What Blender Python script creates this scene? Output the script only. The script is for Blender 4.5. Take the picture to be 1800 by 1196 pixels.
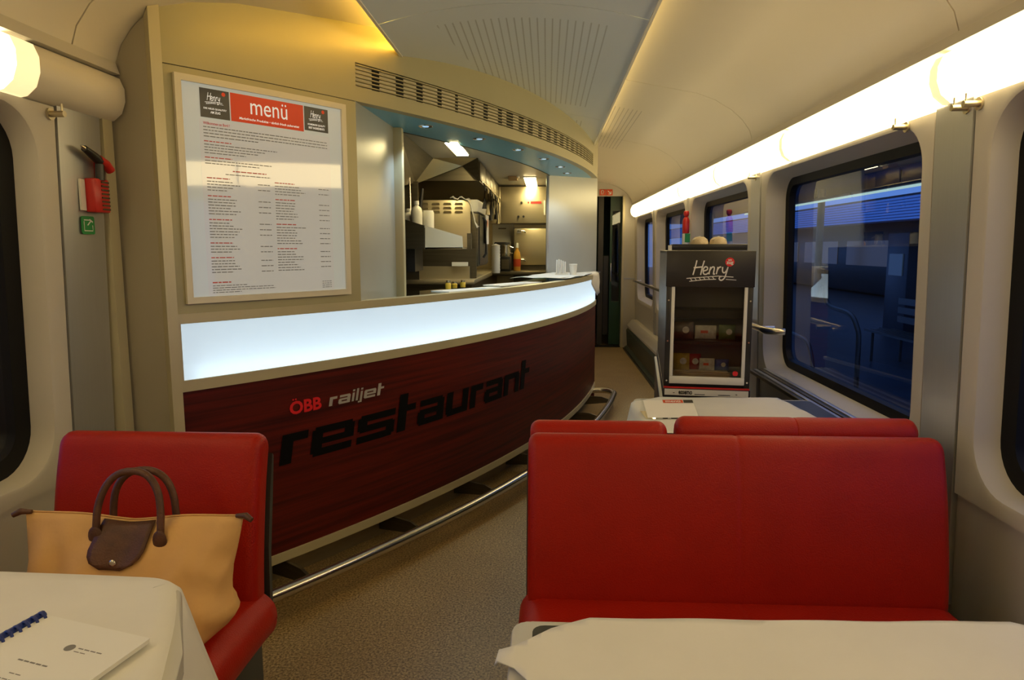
import bpy, bmesh, math, random
from mathutils import Vector, Matrix
random.seed(7)
for o in list(bpy.data.objects): bpy.data.objects.remove(o)
SC = bpy.context.scene
COL = SC.collection
# ------------------------------------------------------------------ camera
H = 1.36
FPX = 1225.0
cam_d = bpy.data.cameras.new('camera'); cam = bpy.data.objects.new('camera', cam_d); COL.objects.link(cam)
cam_d.sensor_width = 36.0; cam_d.lens = 36.0 * FPX / 1800.0
cam_d.clip_start = 0.02; cam_d.clip_end = 200
cam.location = (0, 0, H)
cam.rotation_euler = (math.radians(90 - 7.533), 0, math.radians(2.872))
SC.camera = cam
# ------------------------------------------------------------------ world (blue dusk)
w = bpy.data.worlds.new('dusk'); SC.world = w; w.use_nodes = True
w.node_tree.nodes['Background'].inputs[0].default_value = (0.07, 0.145, 0.40, 1)
w.node_tree.nodes['Background'].inputs[1].default_value = 3.0
vs = SC.view_settings
vs.view_transform = 'Standard'; vs.look = 'None'; vs.gamma = 1.0; vs.use_curve_mapping = False
vs.exposure = -0.30
STRIP = 9.3          # luminous strips above the windows
STRIP_COL = (1.0, 0.755, 0.36)
COVE = 26.0           # warm strip hidden on top of the ceiling panel's edge
KITCHEN = 36.0
GLOW = 0.70
MENU = 0.26
# ------------------------------------------------------------------ materials
MATS = {}
def mat(name, col=(0.8, 0.8, 0.8), rough=0.5, metal=0.0, emit=None, es=0.0, var=0.0, vscale=(4, 4, 4), vdet=4,
        bump=0.0, bscale=(60, 60, 60), coat=0.0, spec=0.5, col2=None, lo=0.35, hi=0.65, rvar=0.0):
    if name in MATS: return MATS[name]
    m = bpy.data.materials.new(name); m.use_nodes = True
    nt = m.node_tree; b = nt.nodes['Principled BSDF']
    b.inputs['Base Color'].default_value = (*col, 1); b.inputs['Roughness'].default_value = rough
    b.inputs['Metallic'].default_value = metal; b.inputs['Specular IOR Level'].default_value = spec
    b.inputs['Coat Weight'].default_value = coat
    if emit:
        b.inputs['Emission Color'].default_value = (*emit, 1); b.inputs['Emission Strength'].default_value = es
    tc = None
    if var > 0 or col2:
        tc = nt.nodes.new('ShaderNodeTexCoord'); mp = nt.nodes.new('ShaderNodeMapping')
        mp.inputs['Scale'].default_value = vscale
        nz = nt.nodes.new('ShaderNodeTexNoise'); nz.inputs['Scale'].default_value = 1.0; nz.inputs['Detail'].default_value = vdet
        rp = nt.nodes.new('ShaderNodeValToRGB')
        c2 = col2 if col2 else tuple(c * (1 - var) for c in col)
        rp.color_ramp.elements[0].color = (*c2, 1); rp.color_ramp.elements[1].color = (*col, 1)
        rp.color_ramp.elements[0].position = lo; rp.color_ramp.elements[1].position = hi
        nt.links.new(tc.outputs['Object'], mp.inputs[0]); nt.links.new(mp.outputs[0], nz.inputs['Vector'])
        nt.links.new(nz.outputs['Fac'], rp.inputs[0]); nt.links.new(rp.outputs[0], b.inputs['Base Color'])
        if rvar:
            mr = nt.nodes.new('ShaderNodeMapRange'); mr.inputs[3].default_value = rough - rvar; mr.inputs[4].default_value = rough + rvar
            nt.links.new(nz.outputs['Fac'], mr.inputs[0]); nt.links.new(mr.outputs[0], b.inputs['Roughness'])
    if bump > 0:
        tc = tc or nt.nodes.new('ShaderNodeTexCoord'); mp2 = nt.nodes.new('ShaderNodeMapping')
        mp2.inputs['Scale'].default_value = bscale
        n2 = nt.nodes.new('ShaderNodeTexNoise'); n2.inputs['Scale'].default_value = 1.0; n2.inputs['Detail'].default_value = 3
        bp = nt.nodes.new('ShaderNodeBump'); bp.inputs['Strength'].default_value = bump; bp.inputs['Distance'].default_value = 0.01
        nt.links.new(tc.outputs['Object'], mp2.inputs[0]); nt.links.new(mp2.outputs[0], n2.inputs['Vector'])
        nt.links.new(n2.outputs['Fac'], bp.inputs['Height']); nt.links.new(bp.outputs[0], b.inputs['Normal'])
    MATS[name] = m
    return m
CREAM = mat('cream_panel', (0.56, 0.53, 0.47), 0.45, var=0.05, vscale=(2, 2, 2))
VAULT = mat('vault_panel', (0.74, 0.69, 0.58), 0.38, var=0.04, vscale=(1.5, 1.5, 1.5))
DARKGAP = mat('dark_gap', (0.03, 0.027, 0.02), 0.8)
SILVER = mat('brushed_pillar', (0.50, 0.51, 0.52), 0.34, 0.7, var=0.03, vscale=(140, 140, 1.2))
BARWALL = mat('champagne_wall', (0.44, 0.41, 0.25), 0.42, 0.15, var=0.04, vscale=(3, 3, 3))
TRIM = mat('champagne_trim', (0.58, 0.53, 0.35), 0.38, 0.25, var=0.05, vscale=(6, 6, 6))
SOFFIT = mat('soffit_light_tint', (0.15, 0.52, 0.78), 0.35, 0.1, var=0.04)  # base colour carries the blue light of counter and downlights
RETURN = mat('return_panel_grey', (0.46, 0.48, 0.46), 0.30, 0.3, var=0.04)
STEEL = mat('kitchen_steel', (0.60, 0.52, 0.34), 0.34, 0.8, var=0.05, vscale=(3, 3, 160))
STEELD = mat('kitchen_steel_dark', (0.15, 0.13, 0.09), 0.38, 0.85, var=0.2, vscale=(3, 3, 60))
CHROME = mat('polished_steel', (0.66, 0.63, 0.57), 0.20, 1.0, var=0.05, vscale=(8, 8, 8))
BRASS = mat('satin_brass', (0.60, 0.53, 0.38), 0.28, 0.95, var=0.05)
WOOD = mat('mahogany_laminate', (0.130, 0.011, 0.005), 0.45, spec=0.25, col2=(0.040, 0.005, 0.003), vscale=(1.6, 1.6, 62), vdet=6, lo=0.30, hi=0.72)
KICK = mat('kick_plate', (0.30, 0.25, 0.16), 0.32, 0.6, var=0.15, vscale=(8, 8, 40))
RED = mat('red_leather', (0.38, 0.011, 0.002), 0.44, spec=0.25, var=0.14, vscale=(7, 7, 7), bump=0.18, bscale=(260, 260, 260), lo=0.3, hi=0.7)
SHELL = mat('seat_shell', (0.035, 0.040, 0.034), 0.42, var=0.2)
LINEN = mat('white_linen', (0.74, 0.73, 0.70), 0.75, var=0.04, vscale=(8, 8, 8), bump=0.06, bscale=(900, 900, 900))
RIM = mat('table_rim', (0.52, 0.51, 0.47), 0.4, var=0.04)
INLAY = mat('table_inlay', (0.040, 0.042, 0.040), 0.35, var=0.2, vscale=(60, 60, 60))
BLACK = mat('black_rubber', (0.006, 0.006, 0.006), 0.5, spec=0.2, var=0.2)
BLK2 = mat('black_plastic', (0.018, 0.017, 0.016), 0.35, var=0.2)
ANTH = mat('anthracite', (0.024, 0.021, 0.018), 0.4, var=0.1)
WHITE = mat('white_paper', (0.78, 0.78, 0.76), 0.6, var=0.02)
WHITEP = mat('white_plastic', (0.74, 0.73, 0.66), 0.4, var=0.03)
REDP = mat('red_plastic', (0.55, 0.02, 0.015), 0.35, var=0.1)
REDPR = mat('red_print', (0.62, 0.075, 0.02), 0.5, var=0.02)
GREENP = mat('green_sign', (0.015, 0.25, 0.06), 0.45, var=0.05)
INK = mat('black_ink', (0.003, 0.003, 0.003), 0.6, spec=0.12, var=0.1)
GREYINK = mat('grey_ink', (0.20, 0.20, 0.20), 0.6, var=0.1)
REDINK = mat('red_ink', (0.75, 0.015, 0.02), 0.45, var=0.05)
SILVINK = mat('silver_ink', (0.42, 0.40, 0.38), 0.4, var=0.05)
WHITEINK = mat('white_ink', (0.80, 0.79, 0.76), 0.5, var=0.02)
HEATER = mat('heater_green', (0.035, 0.055, 0.042), 0.4, var=0.15)
BAG = mat('beige_nylon', (0.74, 0.43, 0.15), 0.62, var=0.14, vscale=(5, 5, 5), bump=0.25, bscale=(22, 22, 22))
LEATHER = mat('brown_leather', (0.105, 0.036, 0.012), 0.5, var=0.35, vscale=(30, 30, 30), bump=0.2, bscale=(220, 220, 220))
BLUEP = mat('blue_comb', (0.010, 0.030, 0.20), 0.4, var=0.1)
CARDB = mat('box_card', (0.45, 0.30, 0.14), 0.7, var=0.2)
BREAD = mat('bread_crust', (0.76, 0.62, 0.40), 0.7, var=0.25, vscale=(30, 30, 30), bump=0.3, bscale=(60, 60, 60))
DARKGREEN = mat('vestibule_green', (0.012, 0.055, 0.028), 0.35, var=0.2)
DARKBROWN = mat('vestibule_dark', (0.035, 0.030, 0.022), 0.4, var=0.2)
def emitter(name, col, s, rough=0.5):
    return mat(name, (0.7, 0.7, 0.68), rough, emit=col, es=s, var=0.01)
E_STRIP = emitter('strip_light', STRIP_COL, STRIP)
E_JOINT = emitter('strip_dim_glow', STRIP_COL, 1.3)  # dimmer glow for the joints and the fading strip end
E_COVE = emitter('cove_light', (1.0, 0.54, 0.07), COVE)
E_KIT = emitter('kitchen_light', (1.0, 0.80, 0.38), KITCHEN)
E_SPOT = emitter('spot_led', (0.35, 0.70, 1.0), 0.9)
E_TUBE = emitter('platform_tube', (0.75, 1.0, 0.85), 1.1)
E_BLUE = mat('blue_slat_glow', (0.03, 0.08, 0.35), 0.5, emit=(0.07, 0.22, 0.95), es=0.62, var=0.01)  # lit slats given a glow of their own in place of light
E_LAMP = emitter('platform_lamp', (1.0, 0.85, 0.5), 1.5)
E_LED = emitter('counter_led', (0.80, 0.95, 1.0), 5.5)
MENU_M = mat('menu_lightbox', (0.50, 0.52, 0.48), 0.06, emit=(0.80, 0.90, 0.86), es=MENU, var=0.01, coat=0.6)
MENU_P = mat('menu_paper', (0.48, 0.48, 0.45), 0.06, emit=(0.86, 0.88, 0.84), es=MENU * 1.05, var=0.01, coat=0.6)
MENU_R = mat('menu_red', (0.45, 0.04, 0.015), 0.06, emit=(0.80, 0.06, 0.01), es=0.35, var=0.01, coat=0.6)
MENU_D = mat('menu_dark', (0.06, 0.055, 0.045), 0.06, emit=(0.3, 0.28, 0.2), es=0.08, var=0.01, coat=0.6)
MENU_W = mat('menu_white', (0.6, 0.6, 0.58), 0.3, emit=(0.9, 0.9, 0.85), es=0.5, var=0.01)
MENU_K = mat('menu_ink', (0.22, 0.22, 0.21), 0.4, var=0.1)
MENU_RI = mat('menu_red_ink', (0.5, 0.06, 0.04), 0.4, emit=(0.8, 0.1, 0.06), es=0.12, var=0.05)

def glow_mat():
    m = bpy.data.materials.new('opal_diffuser'); m.use_nodes = True; nt = m.node_tree; nt.nodes.clear()
    out = nt.nodes.new('ShaderNodeOutputMaterial'); t = nt.nodes.new('ShaderNodeBsdfTranslucent'); d = nt.nodes.new('ShaderNodeBsdfDiffuse')
    e = nt.nodes.new('ShaderNodeEmission'); a = nt.nodes.new('ShaderNodeAddShader'); mx = nt.nodes.new('ShaderNodeMixShader')
    t.inputs[0].default_value = (0.8, 0.9, 1, 1); d.inputs[0].default_value = (0.6, 0.62, 0.62, 1)
    e.inputs[0].default_value = (0.68, 0.84, 1.0, 1); e.inputs[1].default_value = GLOW
    mx.inputs[0].default_value = 0.35
    nt.links.new(t.outputs[0], mx.inputs[1]); nt.links.new(d.outputs[0], mx.inputs[2])
    nt.links.new(mx.outputs[0], a.inputs[0]); nt.links.new(e.outputs[0], a.inputs[1]); nt.links.new(a.outputs[0], out.inputs[0])
    return m
OPAL = glow_mat()
def glass_mat(name, tint, refl=1.0, ior=1.5, rough=0.0):
    m = bpy.data.materials.new(name); m.use_nodes = True; nt = m.node_tree; nt.nodes.clear()
    out = nt.nodes.new('ShaderNodeOutputMaterial'); t = nt.nodes.new('ShaderNodeBsdfTransparent'); g = nt.nodes.new('ShaderNodeBsdfGlossy')
    f = nt.nodes.new('ShaderNodeFresnel'); mu = nt.nodes.new('ShaderNodeMath'); mu.operation = 'MULTIPLY'; mu.use_clamp = True
    mx = nt.nodes.new('ShaderNodeMixShader')
    t.inputs[0].default_value = (*tint, 1); g.inputs[0].default_value = (1, 1, 1, 1); g.inputs['Roughness'].default_value = rough
    f.inputs[0].default_value = ior; mu.inputs[1].default_value = refl
    nt.links.new(f.outputs[0], mu.inputs[0]); nt.links.new(mu.outputs[0], mx.inputs[0])
    nt.links.new(t.outputs[0], mx.inputs[1]); nt.links.new(g.outputs[0], mx.inputs[2]); nt.links.new(mx.outputs[0], out.inputs[0])
    return m
GLASS = glass_mat('window_glass', (0.62, 0.70, 0.74), 1.35)
CLEAR = glass_mat('clear_acrylic', (0.93, 0.94, 0.93), 1.0, 1.45)
FRIDGEGLASS = glass_mat('display_glass', (0.86, 0.84, 0.80), 0.45, 1.5)
TEAL = glass_mat('teal_counter_glass', (0.30, 0.62, 0.56), 1.4, 1.5, 0.03)

def floor_mat():
    m = bpy.data.materials.new('speckled_floor'); m.use_nodes = True; nt = m.node_tree; b = nt.nodes['Principled BSDF']
    tc = nt.nodes.new('ShaderNodeTexCoord')
    n1 = nt.nodes.new('ShaderNodeTexNoise'); n1.inputs['Scale'].default_value = 125; n1.inputs['Detail'].default_value = 4; n1.inputs['Roughness'].default_value = 0.75
    r1 = nt.nodes.new('ShaderNodeValToRGB')
    r1.color_ramp.elements[0].position = 0.40; r1.color_ramp.elements[0].color = (0.14, 0.085, 0.028, 1)
    r1.color_ramp.elements[1].position = 0.62; r1.color_ramp.elements[1].color = (0.60, 0.43, 0.20, 1)
    n2 = nt.nodes.new('ShaderNodeTexNoise'); n2.inputs['Scale'].default_value = 2.2; n2.inputs['Detail'].default_value = 3
    r2 = nt.nodes.new('ShaderNodeValToRGB')
    r2.color_ramp.elements[0].position = 0.3; r2.color_ramp.elements[0].color = (0.80, 0.78, 0.74, 1)
    r2.color_ramp.elements[1].position = 0.7; r2.color_ramp.elements[1].color = (1, 1, 1, 1)
    mx = nt.nodes.new('ShaderNodeMixRGB'); mx.blend_type = 'MULTIPLY'; mx.inputs[0].default_value = 1
    for n in (n1, n2): nt.links.new(tc.outputs['Object'], n.inputs['Vector'])
    nt.links.new(n1.outputs['Fac'], r1.inputs[0]); nt.links.new(n2.outputs['Fac'], r2.inputs[0])
    nt.links.new(r1.outputs[0], mx.inputs[1]); nt.links.new(r2.outputs[0], mx.inputs[2]); nt.links.new(mx.outputs[0], b.inputs['Base Color'])
    b.inputs['Roughness'].default_value = 0.42
    return m
FLOORM = floor_mat()
def perf_mat(name, base, rough, x0, x1, period_y, ylo, yhi, pitch=0.014, rad=0.26, taper=0.0, metal=0.0):
    """painted sheet with a field of punched holes, repeated along the car"""
    m = bpy.data.materials.new(name); m.use_nodes = True; nt = m.node_tree; b = nt.nodes['Principled BSDF']; L = nt.links.new
    b.inputs['Roughness'].default_value = rough; b.inputs['Metallic'].default_value = metal
    def N(op, a, c=None):
        n = nt.nodes.new('ShaderNodeMath'); n.operation = op
        for i, v in enumerate((a, c)):
            if v is None: continue
            if isinstance(v, (int, float)): n.inputs[i].default_value = v
            else: L(v, n.inputs[i])
        return n.outputs[0]
    tc = nt.nodes.new('ShaderNodeTexCoord'); sx = nt.nodes.new('ShaderNodeSeparateXYZ'); L(tc.outputs['Object'], sx.inputs[0])
    X, Y = sx.outputs[0], sx.outputs[1]
    fx = N('SUBTRACT', N('FRACT', N('DIVIDE', X, pitch * 2.2)), 0.5); fy = N('SUBTRACT', N('FRACT', N('DIVIDE', Y, pitch)), 0.5)
    fx = N('MULTIPLY', fx, 2.2)
    d = N('SQRT', N('ADD', N('MULTIPLY', fx, fx), N('MULTIPLY', fy, fy)))
    hole = N('LESS_THAN', d, rad)
    ph = N('FRACT', N('DIVIDE', N('SUBTRACT', Y, 2.75), period_y))
    msk = N('MULTIPLY', N('GREATER_THAN', ph, ylo), N('LESS_THAN', ph, yhi))
    sh = N('MULTIPLY', ph, taper)
    mxx = N('MULTIPLY', N('GREATER_THAN', X, N('ADD', sh, x0)), N('LESS_THAN', X, x1))
    fac = N('MULTIPLY', hole, N('MULTIPLY', msk, mxx))
    mx = nt.nodes.new('ShaderNodeMixRGB'); mx.inputs[1].default_value = (*base, 1); mx.inputs[2].default_value = (base[0] * .25, base[1] * .25, base[2] * .25, 1)
    L(fac, mx.inputs[0]); L(mx.outputs[0], b.inputs['Base Color'])
    return m
PERF = perf_mat('perforated_ceiling', (0.66, 0.73, 0.80), 0.35, -0.47, 0.25, 2.1, 0.08, 0.85, taper=0.25)

# ------------------------------------------------------------------ mesh helpers
def link(o, parent=None):
    COL.objects.link(o)
    if parent is not None: o.parent = parent
    return o
def meshobj(name, V, F, m, parent=None, smooth=False, auto=None):
    me = bpy.data.meshes.new(name); me.from_pydata([tuple(v) for v in V], [], F); me.update()
    o = bpy.data.objects.new(name, me); me.materials.append(m)
    bm = bmesh.new(); bm.from_mesh(me); bmesh.ops.recalc_face_normals(bm, faces=bm.faces); bm.to_mesh(me); bm.free()
    if smooth:
        for p in me.polygons: p.use_smooth = True
        if auto is not None: me.set_sharp_from_angle(angle=math.radians(auto))
    return link(o, parent)
def bmobj(name, bm, m, parent=None, smooth=False, auto=35):
    bmesh.ops.recalc_face_normals(bm, faces=bm.faces)
    me = bpy.data.meshes.new(name); bm.to_mesh(me); bm.free(); me.materials.append(m)
    o = bpy.data.objects.new(name, me)
    if smooth:
        for p in me.polygons: p.use_smooth = True
        me.set_sharp_from_angle(angle=math.radians(auto))
    return link(o, parent)
def tag(o, label, cat, group=None, kind=None):
    o['label'] = label; o['category'] = cat
    if group: o['group'] = group
    if kind: o['kind'] = kind
    return o
def struct(o, label=None, cat=None):
    o['kind'] = 'structure'
    if label: o['label'] = label
    if cat: o['category'] = cat
    return o
def thing(name, label, cat, loc=(0, 0, 0), rz=0.0, group=None):
    o = bpy.data.objects.new(name, None); o.location = loc; o.rotation_euler = (0, 0, rz); o.empty_display_size = 0.05
    COL.objects.link(o); return tag(o, label, cat, group)
def local(o, *p):
    """world point -> local coordinates of a thing"""
    return o.matrix_basis.inverted() @ Vector(p)
def bx(bm, x0, x1, y0, y1, z0, z1, bev=0.0, seg=2):
    vs_ = [bm.verts.new((x, y, z)) for x in (x0, x1) for y in (y0, y1) for z in (z0, z1)]
    fs = [(0, 1, 3, 2), (4, 6, 7, 5), (0, 4, 5, 1), (2, 3, 7, 6), (0, 2, 6, 4), (1, 5, 7, 3)]
    F = [bm.faces.new([vs_[i] for i in f]) for f in fs]
    if bev > 0:
        E = set(e for f in F for e in f.edges)
        bmesh.ops.bevel(bm, geom=list(E), offset=bev, segments=seg, profile=0.5, affect='EDGES')
def box(name, x0, x1, y0, y1, z0, z1, m, parent=None, bev=0.0, seg=2):
    bm = bmesh.new(); bx(bm, x0, x1, y0, y1, z0, z1, bev, seg)
    return bmobj(name, bm, m, parent, smooth=bev > 0)
def boxw(name, t, *a, **k):
    """box given in world coordinates, parented to a thing that sits unrotated at t.location"""
    x, y, z = t.location
    return box(name, a[0] - x, a[1] - x, a[2] - y, a[3] - y, a[4] - z, a[5] - z, a[6], t, **k)
def add_tube(bm, P, r, n=10, caps=True, rad=None):
    P = [Vector(p) for p in P]; rings = []
    up = Vector((0, 0, 1))
    for i, p in enumerate(P):
        t = (P[min(i + 1, len(P) - 1)] - P[max(i - 1, 0)]).normalized()
        a = t.cross(up)
        if a.length < 1e-3: a = t.cross(Vector((1, 0, 0)))
        a.normalize(); b_ = a.cross(t).normalized()
        rr = rad[i] if rad else r
        rings.append([bm.verts.new(p + (a * math.cos(2 * math.pi * k / n) + b_ * math.sin(2 * math.pi * k / n)) * rr) for k in range(n)])
    for i in range(len(rings) - 1):
        for k in range(n):
            bm.faces.new((rings[i][k], rings[i][(k + 1) % n], rings[i + 1][(k + 1) % n], rings[i + 1][k]))
    if caps:
        bm.faces.new(rings[0]); bm.faces.new(rings[-1][::-1])
def tube(name, P, r, m, parent=None, n=10, rad=None):
    bm = bmesh.new(); add_tube(bm, P, r, n, rad=rad); return bmobj(name, bm, m, parent, smooth=True, auto=60)
def lathe(name, prof, m, parent=None, loc=(0, 0, 0), n=20):
    V = []; F = []
    for r, z in prof:
        for k in range(n):
            a = 2 * math.pi * k / n; V.append((loc[0] + r * math.cos(a), loc[1] + r * math.sin(a), loc[2] + z))
    for i in range(len(prof) - 1):
        for k in range(n):
            F.append((i * n + k, i * n + (k + 1) % n, (i + 1) * n + (k + 1) % n, (i + 1) * n + k))
    F.append(tuple(range(n))); F.append(tuple((len(prof) - 1) * n + k for k in range(n)))
    return meshobj(name, V, F, m, parent, True, 50)
def prism(name, poly, z0, z1, m, parent=None, bev=0.0):
    bm = bmesh.new(); A = [bm.verts.new((x, y, z0)) for x, y in poly]; B = [bm.verts.new((x, y, z1)) for x, y in poly]; n = len(poly)
    bm.faces.new(A); bm.faces.new(B)
    for i in range(n): bm.faces.new((A[i], A[(i + 1) % n], B[(i + 1) % n], B[i]))
    if bev: bmesh.ops.bevel(bm, geom=list(bm.edges), offset=bev, segments=2, profile=0.5, affect='EDGES')
    return bmobj(name, bm, m, parent, smooth=bev > 0)
def extr_y(name, prof, y0, y1, m, parent=None, smooth=False, auto=35):
    """closed (x,z) profile extruded along the car"""
    n = len(prof); V = [(x, y0, z) for x, z in prof] + [(x, y1, z) for x, z in prof]
    F = [(i, (i + 1) % n, n + (i + 1) % n, n + i) for i in range(n)] + [tuple(range(n)), tuple(range(n, 2 * n))]
    return meshobj(name, V, F, m, parent, smooth, auto)
def rrect(y0, y1, z0, z1, r, k=9):
    pts = []
    for cy_, cz, a0 in ((y1 - r, z1 - r, 0), (y0 + r, z1 - r, 90), (y0 + r, z0 + r, 180), (y1 - r, z0 + r, 270)):
        for i in range(k):
            a = math.radians(a0 + 90 * i / (k - 1)); pts.append((cy_ + r * math.cos(a), cz + r * math.sin(a)))
    return pts
# text -> flat triangles
def text_geo(s, size=1.0, off=0.0, shear=0.0, align='LEFT'):
    c = bpy.data.curves.new('txt', 'FONT'); c.body = s; c.size = size; c.offset = off; c.shear = shear; c.align_x = align; c.resolution_u = 3
    o = bpy.data.objects.new('txt', c); COL.objects.link(o); bpy.context.view_layer.update()
    me = bpy.data.meshes.new_from_object(o.evaluated_get(bpy.context.evaluated_depsgraph_get()))
    V = [(v.co.x, v.co.y) for v in me.vertices]; F = [tuple(p.vertices) for p in me.polygons]
    bpy.data.objects.remove(o); bpy.data.meshes.remove(me); bpy.data.curves.remove(c)
    return V, F
def fit(V, x0, y0, x1, y1):
    a = min(v[0] for v in V); b = max(v[0] for v in V); c = min(v[1] for v in V); d = max(v[1] for v in V)
    return [(x0 + (v[0] - a) / (b - a) * (x1 - x0), y0 + (v[1] - c) / (d - c) * (y1 - y0)) for v in V]
def ribbon(P, wd):
    """flat stroke along a 2-D polyline"""
    n = len(P); V = []
    for i in range(n):
        a = P[max(i - 1, 0)]; b = P[min(i + 1, n - 1)]; dx, dy = b[0] - a[0], b[1] - a[1]; l = math.hypot(dx, dy) or 1
        nx, ny = -dy / l * wd / 2, dx / l * wd / 2
        V += [(P[i][0] + nx, P[i][1] + ny), (P[i][0] - nx, P[i][1] - ny)]
    return V, [(2 * i, 2 * i + 1, 2 * i + 3, 2 * i + 2) for i in range(n - 1)]
def merge(parts):
    V = []; F = []
    for v, f in parts:
        k = len(V); V += list(v); F += [tuple(i + k for i in q) for q in f]
    return V, F
def rectgeo(x0, y0, x1, y1, nx=1):
    V = []
    for i in range(nx + 1):
        x = x0 + (x1 - x0) * i / nx; V += [(x, y0), (x, y1)]
    return V, [(2 * i, 2 * i + 2, 2 * i + 3, 2 * i + 1) for i in range(nx)]
def smoothline(P, n=6):
    out = []
    Q = [P[0]] + list(P) + [P[-1]]
    for i in range(1, len(Q) - 2):
        for k in range(n):
            t = k / n
            out.append(tuple(0.5 * (2 * Q[i][j] + (Q[i + 1][j] - Q[i - 1][j]) * t + (2 * Q[i - 1][j] - 5 * Q[i][j] + 4 * Q[i + 1][j] - Q[i + 2][j]) * t * t + (3 * Q[i][j] - Q[i - 1][j] - 3 * Q[i + 1][j] + Q[i + 2][j]) * t ** 3) for j in range(len(P[0]))))
    out.append(tuple(P[-1])); return out
def henry_logo():
    """hand-lettered word over a ladder-like underline; unit box about 3.0 x 1.4"""
    S = []
    for P in ([(0.42, 1.32), (0.32, 0.9), (0.18, 0.42)], [(0.92, 1.30), (0.80, 0.9), (0.70, 0.42)], [(0.22, 0.86), (0.82, 0.92)],
              [(0.86, 0.66), (1.12, 0.74), (1.14, 0.88), (0.98, 0.92), (0.86, 0.74), (0.90, 0.50), (1.06, 0.46), (1.24, 0.56)],
              [(1.36, 0.92), (1.30, 0.70), (1.26, 0.46)], [(1.30, 0.70), (1.46, 0.90), (1.60, 0.88), (1.58, 0.66), (1.56, 0.48), (1.66, 0.50)],
              [(1.84, 0.92), (1.80, 0.70), (1.75, 0.47)], [(1.79, 0.68), (1.92, 0.88), (2.06, 0.92)],
              [(2.16, 0.92), (2.16, 0.66), (2.26, 0.56), (2.40, 0.66), (2.52, 0.92)], [(2.52, 0.92), (2.42, 0.56), (2.30, 0.24), (2.10, 0.10), (1.96, 0.18), (2.00, 0.32), (2.12, 0.34)],
              ):
        S.append(ribbon(smoothline(P), 0.085))
    S.append(ribbon([(-0.25, 0.20), (1.9, 0.36), (2.9, 0.30)], 0.05)); S.append(ribbon([(-0.05, 0.02), (1.0, 0.14), (1.75, 0.16)], 0.05)); S.append(ribbon([(2.4, 0.16), (3.1, 0.12)], 0.04))
    for i in range(6):
        x = -0.02 + i * 0.30; S.append(ribbon([(x, 0.25 + i * .015), (x + 0.16, 0.05 + i * .02)], 0.05))
    return merge(S)
LOGO = henry_logo()
def disc(cx_, cy_, r, n=24):
    return [(cx_ + r * math.cos(2 * math.pi * i / n), cy_ + r * math.sin(2 * math.pi * i / n)) for i in range(n)], [tuple(range(n))]
def put(name, geo, f3, m, parent):
    V, F = geo
    me = bpy.data.meshes.new(name); me.from_pydata([tuple(f3(*v)) for v in V], [], F); me.update(); me.materials.append(m)
    return link(bpy.data.objects.new(name, me), parent)
def scale2(geo, sx, sy, tx, ty):
    return [(v[0] * sx + tx, v[1] * sy + ty) for v in geo[0]], geo[1]
# ------------------------------------------------------------------ the shape of the place
CX = -0.135                                    # middle of the car
def wx(z): return 1.175 + (1.75 - z) * 0.027   # right wall, leaning slightly in towards the top
def side(x, sgn): return x if sgn > 0 else 2 * CX - x
YB, YE = -2.4, 9.6                             # ends of the saloon
AX, AY, AR = -7.335, 7.271, 7.836              # the bar's curved front: centre and radius in plan
A0, A1 = -39.4, -7.4
def cyl(a, z, off=0.0):
    t = math.radians(a); return (AX + (AR + off) * math.cos(t), AY + (AR + off) * math.sin(t), z)
VP = [(0.0, 2.34), (0.30, 2.33), (0.50, 2.30), (0.76, 2.25), (0.96, 2.212), (1.06, 2.175), (1.15, 2.122), (1.21, 2.07), (1.255, 2.01), (1.275, 1.95), (1.28, 1.925)]
def vaultz(x):
    u = abs(x - CX)
    for (u0, z0), (u1, z1) in zip(VP, VP[1:]):
        if u <= u1: return z0 + (z1 - z0) * (u - u0) / (u1 - u0)
    return 1.925
def arcslab(name, a0, a1, z0, z1, off0, off1, m, parent=None, n=48, zt=None, smooth=True):
    """solid curved slab between two radii; zt(x) may shape its top"""
    V = []; F = []
    for i in range(n + 1):
        a = a0 + (a1 - a0) * i / n
        for off in (off0, off1):
            p = cyl(a, 0, off); zz = zt(p[0]) if zt else z1
            V += [(p[0], p[1], z0), (p[0], p[1], zz)]
    for i in range(n):
        k = 4 * i
        F += [(k, k + 4, k + 5, k + 1), (k + 2, k + 3, k + 7, k + 6), (k, k + 2, k + 6, k + 4), (k + 1, k + 5, k + 7, k + 3)]
    F += [(0, 1, 3, 2), (4 * n, 4 * n + 2, 4 * n + 3, 4 * n + 1)]
    return meshobj(name, V, F, m, parent, smooth, 30)

# ================================================================== SETTING
struct(box('floor', -1.6, 1.35, YB, YE + 1.6, -0.08, 0.0, FLOORM), 'speckled brown linoleum floor of the dining car', 'floor')
# ceiling: dark backing shell, with the vault panels as its pieces
def vault_prof(sgn, t):
    return [(CX + sgn * u, z + t) for u, z in VP]
bprof = vault_prof(-1, 0.03)[::-1] + vault_prof(1, 0.03)[1:] + [(p[0], p[1] + 0.03) for p in (vault_prof(1, 0.03)[::-1] + vault_prof(-1, 0.03)[1:])]
ceil = extr_y('ceiling', bprof, YB, YE, DARKGAP, None, True, 50)
struct(ceil, 'curved cream vault over the dining car, made of large panels', 'ceiling')
VSEAM = [YB, 0.1, 2.09, 4.06, 6.02, 7.95, YE]
VPERF = perf_mat('vault_perforated', (0.74, 0.69, 0.58), 0.38, 0.44, 0.62, 3.9, 0.52, 0.98, pitch=0.013)
for s in (-1, 1):
    for y0, y1 in zip(VSEAM, VSEAM[1:]):
        p = vault_prof(s, 0.0); q = [(x, z + 0.02) for x, z in p]
        extr_y('vault_panel', p + q[::-1], y0 + 0.003, y1 - 0.003, VPERF if s > 0 else VAULT, ceil, True, 50)
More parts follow.
